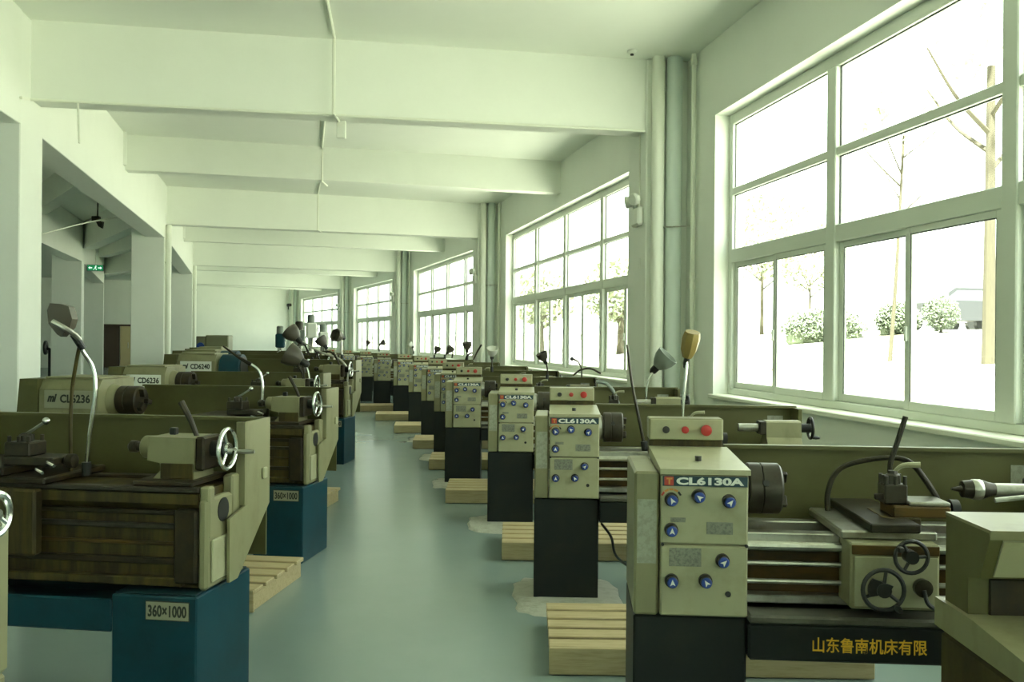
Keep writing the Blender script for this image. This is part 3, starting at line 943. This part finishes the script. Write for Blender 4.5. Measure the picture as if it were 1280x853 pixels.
# ------------------------------------------------------------------ lathes of the left row
def make_large_lathe(size_text='360×1000'):
    t = empty('engine_lathe')
    c1 = MB().box(-.362, 0, 0, .50, 0, .524, .006).obj('tail_cabinet', 'teal', t)
    MB().box(-.352, -.01, .01, .49, .524, .532, .003).obj('cabinet_top', 'tealdark', c1)
    pl = MB().box(-.215, -.028, -.004, 0, .428, .506, .002).obj('size_plate', 'ink', t)
    MB().box(-.211, -.032, -.005, -.004, .432, .502).obj('plate_face', 'plate', pl)
    place('lettering', text_mesh(size_text, .048, 'ink', .03, .163), pl, (-.203, -.005, .443))
    MB().box(-2.16, -1.45, 0, .50, 0, .524, .006).obj('head_cabinet', 'teal', t)
    MB().box(-1.45, -.362, .03, .48, .37, .40, .006).obj('chip_tray', 'tealdark', t)
    MB().box(-1.45, -.362, .0, .03, .37, .50, .006).obj('tray_front', 'teal', t)
    MB().box(-1.45, -.362, .47, .50, .37, .50, .006).obj('tray_back', 'tealdark', t)
    # bed
    bed = MB().prism([(.10, .535), (.40, .535), (.40, .86), (.42, .90), (.42, .93), (.10, .93), (.06, .92), (.06, .88), (.10, .85)], 'x', -2.1, -.03).obj('bed', 'bed', t)
    MB().box(-2.0, -.03, .055, .11, .926, .945, .004).obj('bed_way', 'chuck', bed)
    MB().box(-2.0, -.03, .36, .42, .926, .945, .004).obj('bed_way', 'grime_and_shade', bed)
    for z0, z1, y_, m_ in ((.83, .85, .08, 'grime_and_shade'), (.775, .795, .07, 'chuck'), (.705, .72, .085, 'rust'), (.63, .655, .075, 'grime_and_shade'), (.545, .58, .06, 'bed')):
        MB().box(-1.5, -.10, y_, .105, z0, z1, .004).obj('bed_rib', m_, bed)
    MB().box(-.13, -.03, .05, .105, .56, .86, .01).obj('bearing_block', 'grime_and_shade', bed)
    # end casting
    ec = MB().box(-.03, .012, .06, .41, .535, .90, .012).obj('end_casting', 'cream', t)
    MB().box(.012, .022, .09, .25, .56, .735, .006).obj('end_cover', 'panel', ec)
    MB().box(-.03, .016, .28, .36, .74, .97, .008).obj('end_bracket', 'cream', ec)
    MB().box(-.03, .016, .07, .12, .74, .95, .008).obj('end_bracket', 'cream', ec)
    MB().rev((.012, .2, .84), (1, .2, .84), [(0, .05), (.003, .05)], 18).obj('end_opening_shade', 'black', ec)  # flat black disc paints the darkness inside the opening
    # tailstock
    ts = MB()
    ts.prism([(-.28, .965), (-.10, .965), (-.10, 1.137), (-.30, 1.137), (-.305, 1.04), (-.25, 1.03), (-.245, 1.0)], 'y', .16, .34)
    to = ts.obj('tailstock', 'cream', t)
    MB().rev((-.37, .25, 1.085), (1, .25, 1.085), [(0, .040), (.008, .048), (.08, .05)], 18).obj('tailstock_nose', 'cream', to)
    MB().box(-.33, -.07, .09, .41, .945, .965, .004).obj('tailstock_base', 'grime_and_shade', to)
    MB().box(-.10, -.06, .17, .33, 1.0, 1.14, .008).obj('end_cap', 'grime_and_shade', to)
    q = MB().rev((-.44, .25, 1.085), (1, .25, 1.085), [(0, .012), (.012, .026), (.04, .026), (.042, .020), (.08, .020)], 16).obj('quill', 'iron', to)
    MB().cyl((-.06, .25, 1.085), (0.0, .25, 1.085), .035, n=16).obj('screw_boss', 'black', to)
    MB().box(-.245, -.10, .155, .165, .966, 1.03, .003).obj('foot_plate', 'bed', to)
    MB().box(-.25, -.22, .235, .265, 1.14, 1.17, .004).obj('oil_plug', 'black', to)
    MB().tube([(-.13, .25, 1.13), (-.16, .25, 1.2), (-.205, .25, 1.28)], lambda s: .010 + .004 * s, 8, 4).obj('clamp_lever', 'iron', t)
    handwheel('handwheel', (.005, .25, 1.085), (1, 0, 0), .083, .0095, 'chrome', t, 3, (2.9, .085, 'steel'), .026, .9)
    # splash guard with its end plate
    gd = MB().prism([(.60, .56), (.61, .56), (.61, 1.19), (.57, 1.19), (.57, 1.175), (.60, 1.175)], 'x', -1.52, .03).obj('splash_guard', 'olive', t)
    MB().prism([(.36, 1.19), (.61, 1.19), (.61, .80), (.28, .535), (.20, .535), (.20, .80), (.36, .83)], 'x', .03, .042).obj('guard_end', 'cream', gd)
    MB().box(.0, .042, .345, .36, .83, 1.19, .002).obj('guard_flange', 'cream', gd)
    MB().box(.042, .055, .52, .56, .92, .97, .004).obj('latch', 'panel', gd)
    # headstock
    hs = MB().prism([(.05, .93), (.05, 1.17), (.10, 1.245), (.52, 1.245), (.52, .93)], 'x', -2.02, -1.56).obj('headstock', 'cream', t)
    MB().box(-2.0, -1.58, .09, .50, 1.245, 1.262, .004).obj('headstock_lid', 'cream', hs)
    MB().prism([(-2.22, .70), (-2.03, .70), (-2.03, 1.245), (-2.17, 1.245)], 'y', .04, .50).obj('gear_cover', 'olive', t)
    MB().box(-2.0, -1.58, .05, .46, .56, .93, .006).obj('feed_gearbox', 'cream', t)
    # chuck
    ck = MB().rev((-1.50, .25, 1.09), (1, .25, 1.09), [(0, .10), (.006, .105), (.06, .105), (.065, .10), (.07, .105), (.15, .105), (.16, .095), (.16, .03)], 28).obj('chuck', 'grime_and_shade', t)
    MB().rev((-1.56, .25, 1.09), (1, .25, 1.09), [(0, .12), (.03, .11), (.06, .085)], 24).obj('spindle_flange', 'cream', ck)
    for k in range(3):
        o = MB().box(0, .04, -.016, .016, .03, .09, .003).obj('jaw', 'iron', ck)
        o.location = (-1.345, .25, 1.09)
        o.rotation_euler = (2 * PI * k / 3 + .3, 0, 0)
    return t


def add_large_carriage(t, x):
    s = MB().box(x - .22, x + .22, .03, .47, .945, .972, .006).obj('saddle', 'grime_and_shade', t)
    MB().box(x - .20, x + .20, 0.0, .055, .66, .93, .01).obj('apron', 'bed', t)
    cs = MB().box(x - .30, x + .02, .05, .48, .972, 1.005, .005).obj('cross_slide', 'grime_and_shade', t)
    cp = MB().box(x - .05, x + .18, .14, .30, 1.005, 1.04, .005).obj('compound_slide', 'iron', t)
    MB().rev((x + .18, .22, 1.02), (9, .22, 1.02), [(0, .015), (.02, .03), (.05, .03), (.055, .015)], 14).obj('dial', 'iron', cp)
    tp = MB().box(x - .06, x + .06, .16, .28, 1.04, 1.10, .006).obj('tool_post', 'iron', t)
    for dx in (-.045, 0, .045):
        for dy in (.175, .265):
            MB().cyl((x + dx, dy, 1.095), (x + dx, dy, 1.125), .008, n=8).obj('tool_bolt', 'iron', tp)
    MB().rev((x, .22, 1.10), (x, .22, 9), [(0, .03), (.025, .028), (.035, .016)], 12).obj('clamp_hub', 'iron', tp)
    lv = MB().tube([(x, .22, 1.13), (x + .04, .21, 1.15), (x + .10, .2, 1.185)], .007, 8).obj('post_lever', 'steel', tp)
    MB().ball((x + .108, .2, 1.19), .016).obj('lever_ball', 'chrome', t)
    for dx, dz in ((.15, .0), (.2, .03)):
        MB().tube([(x + dx, .1, 1.0 + dz), (x + dx + .04, .02, 1.01 + dz), (x + dx + .09, -.01, 1.0 + dz)], .007, 8).obj('crank', 'chrome', t)


large = make_large_lathe()
ROW_L = [((-1.235, 3.63), -8, 1.0), ((-1.43, 6.34), -8, 1.0), ((-2.06, 9.35), -6, 1.0), ((-2.07, 11.4), -5, 1.08), ((-2.85, 14.0), -2, 1.09), ((-3.55, 16.6), 0, 1.09), ((-4.35, 19.2), 2, 1.09)]
l_labels = ['nearest cream lathe on a teal cabinet, tall crossing lamp arms above it',
            'cream lathe behind the nearest teal-cabinet one, round chuck beside a black-lettered name plate',
            'third teal-cabinet lathe, its name plate half hidden by the guard in front',
            'teal-cabinet lathe with a blue hood over its chuck and a white name plate',
            'olive-guarded lathe behind the blue-hooded one, showing a second blue hood', 'olive-guarded lathe sixth along the hall side, only its guard edge showing',
            'farthest olive-guarded lathe on the hall side, in front of the drilling machines']
lefts = [large if i == 0 else copy_tree(large) for i in range(len(ROW_L))]
for i, ((x, y), rot, k) in enumerate(ROW_L):
    o = lefts[i]
    o.location = (x, y, 0)
    o.rotation_euler = (0, 0, R(rot))
    o.scale = (k, k, k)
    tag(o, l_labels[i], 'lathe', 'cream and teal lathes in the row beside the hall')
    add_large_carriage(o, [-.90, -.58, -.62, -.6, -.6, -.6, -.6][i])
    hp = MB().box(-1.98, -1.60, .046, .05, 1.035, 1.165, .002).obj('name_plate', 'lampface' if i > 1 else 'plate', o)
    place('lettering', text_mesh('mi', .06, 'ink', .05, .075, .35), hp, (-1.955, .046, 1.08))
    place('lettering', text_mesh(['CL6236', 'CL6236', 'CD6236', 'CD6240', 'CD6240', 'CD6240', 'CD6240'][i], .062, 'ink', .035, .235), hp, (-1.855, .046, 1.075))
    if 3 <= i <= 4:
        ch = MB()
        pr = [(.25 + .16 * math.cos(a), 1.09 + .16 * math.sin(a)) for a in [PI * j / 12 for j in range(13)]]
        ch.prism([(.07, .98)] + [(y_, z_) for y_, z_ in reversed(pr)] + [(.43, .98)], 'x', -1.53, -1.30)
        ch.obj('chuck_hood', 'teal', o)
        MB().cyl((-1.29, .25, 1.10), (-1.285, .25, 1.10), .12, n=24).obj('hood_opening_shade', 'black', o)  # black disc stands in for the dark inside of the hood


def ll(i, px, py, z):
    return local(lefts[i], at(px, py, z))


# lamps of the left row
l0 = MB().tube([ll(0, 108, 588, 3.95), ll(0, 112, 545, 3.95), ll(0, 119, 490, 3.95), ll(0, 116, 460, 3.95), ll(0, 104, 440, 3.93), ll(0, 99, 430, 3.9)], .009, 8).obj('work_lamp', 'chrome', lefts[0])
MB().cyl(ll(0, 108, 594, 3.95), ll(0, 108, 578, 3.95), .02, n=10).obj('lamp_socket', 'black', l0)
MB().cyl(ll(0, 104, 436, 3.92), ll(0, 92, 418, 3.89), .016, n=10).obj('lamp_joint', 'black', l0)
MB().tube([ll(0, 89, 590, 3.97), ll(0, 88, 540, 3.97), ll(0, 90, 490, 3.97), ll(0, 95, 455, 3.95), ll(0, 100, 430, 3.93)], .008, 8).obj('lamp_arm', 'bed', l0)
MB().tube([ll(0, 102, 433, 3.92), ll(0, 98, 424, 3.9), ll(0, 91, 417, 3.84), ll(0, 78, 409, 3.80), ll(0, 65, 402, 3.79)], .012, 8).obj('lamp_arm', 'steel', l0)
hd = MB()
c_ = ll(0, 80, 399, 3.88)
hd.prism([(-.055, .035), (-.045, .065), (.0, .062), (.03, .052), (.045, .0), (.035, -.035), (.0, -.075), (-.015, -.065), (-.05, -.02)], 'y', -.035, .035)
ho = hd.obj('lamp_shade', 'taupe', l0)
ho.location = c_
ho.rotation_euler = (0, 0, R(14))
# second lathe: black nozzle on a chrome gooseneck
g1 = MB().tube([ll(1, 328, 500, 6.6), ll(1, 328, 480, 6.6), ll(1, 324, 464, 6.6), ll(1, 313, 455, 6.6)], .010, 8).obj('work_lamp', 'chrome', lefts[1])
MB().tube([ll(1, 314, 456, 6.6), ll(1, 300, 448, 6.6), ll(1, 279, 433, 6.6)], lambda q: .016 - .010 * q, 8).obj('lamp_spout', 'iron', g1)
# third lathe: big round lamp
g2 = work_lamp(lefts[2], ll(2, 364, 494, 9.6), [ll(2, 374, 482, 9.6), ll(2, 380, 468, 9.6)], ll(2, 377, 452, 9.6), (-.85, -.1, .5), 'taupe', 'iron', .010, 1.75)
MB().tube([ll(2, 386, 495, 9.6), ll(2, 387, 475, 9.6), ll(2, 384, 460, 9.6), ll(2, 377, 448, 9.6)], .009, 8).obj('lamp_arm', 'chrome', g2)
# fourth and further
work_lamp(lefts[3], ll(3, 434, 482, 11.7), [ll(3, 434, 462, 11.7), ll(3, 424, 449, 11.7), ll(3, 400, 440, 11.7)], ll(3, 372, 424, 11.7), (-.75, .1, .7), 'taupe', 'steel', .012, 1.5)
work_lamp(lefts[4], ll(4, 428, 446, 14.3), [ll(4, 427, 438, 14.3)], ll(4, 427, 422, 14.3), (-.5, -.8, .25), 'taupe', 'steel', .011, 1.35)
work_lamp(lefts[5], ll(5, 408, 445, 17.0), [ll(5, 408, 440, 17.0)], ll(5, 406, 432, 17.0), (-.6, .1, .8), 'taupe', 'iron', .014, 1.5)
for i, z, pts in ((4, 14.3, ((395, 447), (397, 441), (412, 440), (420, 446))), (5, 17.0, ((385, 445), (383, 436), (379, 428))), (6, 19.6, ((372, 440), (372, 433), (376, 428)))):
    MB().tube([ll(i, px, py, z) for px, py in pts], .013, 6).obj('gooseneck', 'iron', lefts[i])

# ------------------------------------------------------------------ drilling machines beyond the left row
def drill(px, z, top, label, col='greylamp'):
    b = at(px, 430, z)
    e = empty('drilling_machine', (b.x, b.y, 0), R(15))
    tag(e, label, 'drilling machine', 'drilling machines beyond the left lathes')
    MB().box(-.3, .3, -.35, .35, 0, .10, .02).obj('base', 'slate', e)
    MB().cyl((0, .15, .1), (0, .15, top - .05), .07, n=14).obj('column', 'steel', e)
    MB().box(-.28, .28, -.32, .12, .95, 1.02, .01).obj('table', 'iron', e)
    hd = MB().box(-.13, .13, -.38, .28, top - .42, top - .02, .03).obj('head', col, e)
    MB().rev((0, .2, top - .02), (0, .2, 9), [(0, .10), (.2, .10), (.23, .07)], 14).obj('motor', 'greylamp' if col != 'greylamp' else 'iron', e)
    MB().rev((0, -.25, top - .42), (0, -.25, 0), [(0, .05), (.12, .04), (.14, .02), (.26, .012)], 12).obj('spindle', 'chrome', e)
    for k in range(3):
        a = 2 * PI * k / 3 + .4
        MB().cyl((.13, -.2, top - .25), (.17, -.2 + .2 * math.cos(a), top - .25 + .2 * math.sin(a)), .012, n=8).obj('feed_handle', 'chrome', e)
    return e


drill(374, 23.5, 1.80, 'grey drilling machine with chrome feed handles beyond the left lathes')
drill(389, 24.5, 2.0, 'tallest drilling machine against the farthest window', 'lampface')
drill(350, 26.5, 1.72, 'drilling machine with a dark teal head by the far end wall', 'teal')
drill(404, 26.0, 1.78, 'pale drilling machine with its head before the farthest window', 'lampface')

# beige cabinets by the far pillar
for px0, px1, top, lab in ((245, 256, 1.62, 'narrow beige machine cabinet beside the far pillar'), (257, 285, 1.66, 'wide beige machine cabinet near the far end wall')):
    a, b = at(px0, 430, 31), at(px1, 430, 31)
    e = empty('machine_cabinet', (a.x, a.y, 0), R(3))
    tag(e, lab, 'cabinet')
    w = b.x - a.x
    MB().box(0, w, 0, .6, 0, top, .02).obj('body', 'beige', e)
    MB().box(.02, w - .02, -.02, 0, .1, top - .04, .01).obj('door', 'beige', e)
    MB().box(w * .8, w * .8 + .03, -.05, -.02, .8, 1.0, .005).obj('handle', 'iron', e)
    if w < .5:
        MB().cyl((.16, -.05, 1.28), (.16, -.02, 1.28), .13, n=16).obj('fan_cover', 'blue', e)
tk = at(128, 470, 9.9)

# ------------------------------------------------------------------ wooden foot boards
def footboard(x, y, rot, L, D, label, n=5, hgt=.13):
    e = empty('wooden_footboard', (x, y, 0), R(rot))
    tag(e, label, 'footboard', 'wooden footboards in front of the lathes')
    sd = D / (n - .25)
    sl = MB().box(0, L, 0, sd * .74, hgt - .025, hgt, .004).mesh('slat', M['wood'])
    for k in range(n):
        place('slat', sl, e, (0, k * sd, 0))
    br = MB().box(.02, .07, .0, D, 0, hgt - .025, .003).mesh('bearer', M['wood'])
    for x_ in (0, L * .5 - .04, L - .09):
        place('bearer', br, e, (x_, 0, 0))
    MB().box(0, L, -.02, 0, 0.005, hgt, .004).obj('front_board', 'wood', e)
    return e


for x, y, rot, L, D, lab in (
        (.185, 4.28, -1, 1.5, .72, 'pale wooden footboard in the right front, before the second window-row lathe'),
        (-.06, 6.5, 0, 1.5, .72, 'pale wooden footboard before the third window-row lathe'),
        (-.62, 8.75, 1, 1.45, .72, 'pale wooden footboard before the fourth window-row lathe'),
        (-.98, 11.0, 2, 1.45, .7, 'pale wooden footboard before the fifth window-row lathe'),
        (-1.4, 13.1, 3, 1.45, .7, 'pale wooden footboard before the sixth window-row lathe'),
        (-1.95, 15.3, 5, 1.45, .7, 'pale wooden footboard before the seventh window-row lathe'),
        (-2.6, 17.6, 7, 1.45, .7, 'pale wooden footboard before the eighth window-row lathe'),
        (-3.35, 19.8, 9, 1.45, .7, 'pale wooden footboard before the ninth window-row lathe'),
        (-2.9, 5.38, -7, 1.47, .8, 'pale wooden footboard between the first two teal-cabinet lathes'),
        (-3.2, 8.3, -6, 1.5, .7, 'pale wooden footboard behind the second teal-cabinet lathe')):
    footboard(x, y, rot, L, D, lab)

# mortar smeared round the pedestals
rnd = random.Random(3)
for i, (x, y, w, dpt, lab) in enumerate((
        (.02, 5.17, .66, .85, 'pale mortar smear around the foot of the second window-row lathe'), (-.36, 7.4, .55, .75, 'pale mortar smear around the foot of the third window-row lathe'),
        (-.85, 9.6, .6, .7, 'pale mortar smear around the foot of the fourth window-row lathe'), (-1.2, 11.8, .65, .7, 'pale mortar smear around the foot of the fifth window-row lathe'),
        (-1.6, 13.9, .65, .7, 'pale mortar smear around the foot of the sixth window-row lathe'), (-2.1, 16.3, .65, .7, 'pale mortar smear around the foot of the seventh window-row lathe'))):
    n = 28
    vs, fs = [], []
    rs = [1 + rnd.uniform(-.09, .09) for _ in range(n)]
    for q, (k, zz) in enumerate(((1.0, .001), (.94, .014), (.55, .022))):
        for j in range(n):
            a = 2 * PI * j / n
            cx = abs(math.cos(a)) ** .6 * math.copysign(1, math.cos(a))
            cy = abs(math.sin(a)) ** .6 * math.copysign(1, math.sin(a))
            vs.append((x + w / 2 + cx * w / 2 * k * rs[j], y + dpt / 2 + cy * dpt / 2 * k * rs[j], zz))
    for q in range(2):
        for j in range(n):
            fs.append((q * n + j, q * n + (j + 1) % n, (q + 1) * n + (j + 1) % n, (q + 1) * n + j))
    fs.append(tuple(range(2 * n, 3 * n)))
    fs.append(tuple(range(n)))
    tag(MB().add(vs, fs).obj('mortar_smear', 'grout'), lab, 'mortar', 'mortar smears on the floor')

# ------------------------------------------------------------------ the machines cut by the frame
mt = empty('machine_tool', (1.06, 1.75, 0), R(-2))  # machine tool of no particular type, shaped from its visible edge
tag(mt, 'cream machine casting with stepped front, cut off by the right edge', 'machine')
MB().box(.065, .75, -.25, .72, 0, .80, .02).obj('base', 'bed', mt)
MB().prism([(-.25, .80), (.72, .80), (.72, .875), (.5, .875), (-.25, .82)], 'x', .055, .78).obj('ledge', 'cream', mt)
MB().prism([(.47, .86), (.69, .86), (.69, 1.10), (.45, 1.10), (.45, 1.085), (.50, .98), (.56, .97), (.56, .86)], 'x', .07, .75).obj('head', 'olive', mt)
MB().box(.12, .75, .552, .562, .862, .965, .003).obj('recess_shade', 'grime_and_shade', mt)  # dark strip added to paint the shade inside the recess
MB().prism([(.445, 1.085), (.45, 1.10), (.69, 1.10), (.69, 1.108), (.44, 1.108)], 'x', .068, .75).obj('head_top', 'cream', mt)
MB().prism([(.443, 1.08), (.492, .985), (.50, .985), (.452, 1.085)], 'x', .10, .75).obj('head_front', 'panel', mt)
MB().cyl((.27, .455, 1.035), (.27, .47, 1.04), .03, n=18).obj('lock_knob', 'black', mt)

lm = empty('tool_machine', (-1.765, 2.2, 0), R(-8))
tag(lm, 'cream machine with chrome handwheel, cut off by the left edge', 'machine')
MB().box(-.1, .32, 0.04, .40, 0, .62, .01).obj('cabinet', 'cream', lm)
MB().box(-.1, .335, .03, .40, .62, 1.065, .02).obj('body', 'cream', lm)
MB().cyl((.335, .16, 1.105), (.445, .16, 1.105), .022, n=14).obj('hub', 'black', lm)
MB().box(.22, .335, .1, .24, 1.06, 1.14, .01).obj('bearing', 'iron', lm)
handwheel('handwheel', (.462, .16, 1.105), (1, 0, 0), .052, .010, 'chrome', lm, 3, None, .014)

# ------------------------------------------------------------------ outdoors, washed out by daylight and by paled leaf colours
def ground_h(p):
    best = 1e9
    q = Vector((p[0], p[1]))
    for i in range(len(P)):
        a = P[i]
        best = min(best, -(q - a).dot(n_of(H[i])) if abs((q - a).dot(d_of(H[i]))) < 12 else 1e9)
    d = max(0, best if best < 1e8 else 0)
    return min(.35 + .115 * d, 2.0)


path = []                                      # outer foot of the window wall, followed by the ground
ends = [J[0] - d_of(H[0]) * 20] + J[:-1] + [J[-1] + d_of(H[-1]) * 25]
for i in range(len(ends) - 1):
    hm0 = H[max(i - 1, 0)] if i else H[0]
    for k in range(6):
        t = k / 6
        h = H[min(i, len(H) - 1)]
        h0 = H[min(max(i - 1, 0), len(H) - 1)]
        h1 = H[min(i + 1, len(H) - 1)]
        hh = h + (h0 - h) * max(0, .5 - t) + (h1 - h) * max(0, t - .5)
        path.append((ends[i].lerp(ends[i + 1], t), hh))
steps = [0.24, 1, 2, 3, 4, 5.5, 7, 9, 11, 13, 15, 18, 22, 27, 33, 40, 50, 65]
vs, fs = [], []
for p, hh in path:
    for t in steps:
        q = p - n_of(hh) * t
        vs.append((q.x, q.y, min(.35 + .115 * t, 2.0)))
NS = len(steps)
for i in range(len(path) - 1):
    for k in range(NS - 1):
        fs.append((i * NS + k, i * NS + k + 1, (i + 1) * NS + k + 1, (i + 1) * NS + k))
gr = MB().add(vs, fs).obj('outside_ground', 'earth')
struct(gr)


def outdoor(px, z):
    p = at(px, 430, z)
    return Vector((p.x, p.y, ground_h((p.x, p.y))))


def leaves(c, r, n, m, size, parent, name='foliage'):
    rn = random.Random(int(abs(c[0] * 100)) + n)
    vs, fs = [], []
    for _ in range(n):
        while True:
            q = Vector((rn.uniform(-1, 1), rn.uniform(-1, 1), rn.uniform(-1, 1)))
            if .35 < q.length < 1:
                break
        p = Vector(c) + Vector((q.x * r[0], q.y * r[1], q.z * r[2]))
        u = Vector((rn.uniform(-1, 1), rn.uniform(-1, 1), rn.uniform(-1, 1))).normalized()
        w = u.orthogonal().normalized()
        s = size * rn.uniform(.6, 1.3)
        k = len(vs)
        vs += [p - u * s, p + w * s * .5, p + u * s, p - w * s * .5]
        fs.append((k, k + 1, k + 2, k + 3))
    o = MB().add(vs, fs).obj(name, m, parent)
    o['kind'] = 'stuff'
    return o


def tree(px, z, hgt, r, crown, label, lean=0.0, m='leaf', n=900):
    b = outdoor(px, z)
    e = empty('street_tree', b)
    tag(e, label, 'tree', 'trees outside the windows')
    MB().tube([(0, 0, -.1), (lean * .5, 0, hgt * .4), (lean, 0, hgt)], lambda t: r * (1 - .45 * t), 10).obj('trunk', 'bark', e)
    rn = random.Random(int(px))
    for k in range(5):
        a = k * 1.3 + rn.random()
        s = Vector((lean * .8, 0, hgt * (.65 + .06 * k)))
        MB().tube([s, s + Vector((math.cos(a) * .7, math.sin(a) * .7, .6)), s + Vector((math.cos(a) * 1.3, math.sin(a) * 1.3, 1.4))], lambda t: r * .4 * (1 - .7 * t), 6).obj('branch', 'bark', e)
    if crown:
        leaves((lean, 0, hgt + crown * .5), (crown, crown, crown * .8), n, m, .13, e)


tree(1236, 16, 5.2, .12, 1.3, 'pale trunk standing outside the nearest window', n=150)
tree(1112, 18.5, 4.6, .045, .9, 'thin young tree outside the nearest window', .25, n=80)
tree(952, 34, 2.6, .08, 2.0, 'leafy tree seen through the nearest window, beside its far edge', n=1500)
tree(1012, 38, 2.2, .07, 1.8, 'leafy tree above the clipped hedge', n=1200)
tree(676, 36, 1.5, .16, 1.4, 'leafy tree outside the second window, near its middle', n=1300)
tree(776, 31, 1.5, .16, 1.4, 'leafy tree outside the second window, by the pillar', n=1300)
b = outdoor(1176, 26)
sh = empty('round_shrub', b)
tag(sh, 'round clipped shrub outside the nearest window', 'shrub')
leaves((0, 0, .55), (.5, .5, .55), 1800, 'hedge', .05, sh)
MB().cyl((0, 0, -.05), (0, 0, .5), .04, n=8).obj('stem', 'bark', sh)
for px, L, lab in ((1030, 2.4, 'long clipped hedge outside the nearest window'), (1122, 1.2, 'short clipped hedge left of the round shrub')):
    b = outdoor(px, 27)
    hg = empty('clipped_hedge', b)
    tag(hg, lab, 'hedge')
    leaves((0, 0, .45), (L / 2 * 1.1, .5, .55), 4200, 'hedge', .06, hg)
    MB().box(-L / 2 + .1, L / 2 - .1, -.15, .15, -.1, .35, .1).obj('hedge_stems', 'hedge', hg)


def car(px, z, m, van, label, rz):
    b = outdoor(px, z)
    e = empty('parked_van' if van else 'parked_car', b, rz)
    tag(e, label, 'van' if van else 'car')
    if van:
        prof = [(-2.2, .35), (2.2, .35), (2.25, .9), (1.75, 1.15), (1.3, 1.85), (-2.15, 1.9), (-2.25, .6)]
    else:
        prof = [(-2.1, .35), (2.1, .35), (2.15, .7), (1.1, .95), (.5, 1.4), (-.9, 1.42), (-1.6, .98), (-2.15, .9)]
    MB().prism(prof, 'y', -.85, .85).obj('body', m, e)
    zz = (1.15, 1.7) if van else (1.0, 1.33)
    for s in (-1, 1):
        MB().prism([(-1.3 if not van else -1.9, zz[0]), (.95 if not van else 1.45, zz[0]), (.45 if not van else 1.1, zz[1]), (-.85 if not van else -1.9, zz[1])], 'y', s * .855, s * .845).obj('side_window', 'carglass', e)
        for x_ in (-1.35, 1.35):
            MB().cyl((x_, s * .7, .33), (x_, s * .88, .33), .33, n=18).obj('wheel', 'black', e)


car(1204, 31, 'cardark', False, 'dark car parked outside beside the round shrub', R(10))
car(1246, 34, 'carwhite', True, 'white van parked outside behind the pale trunk', R(5))
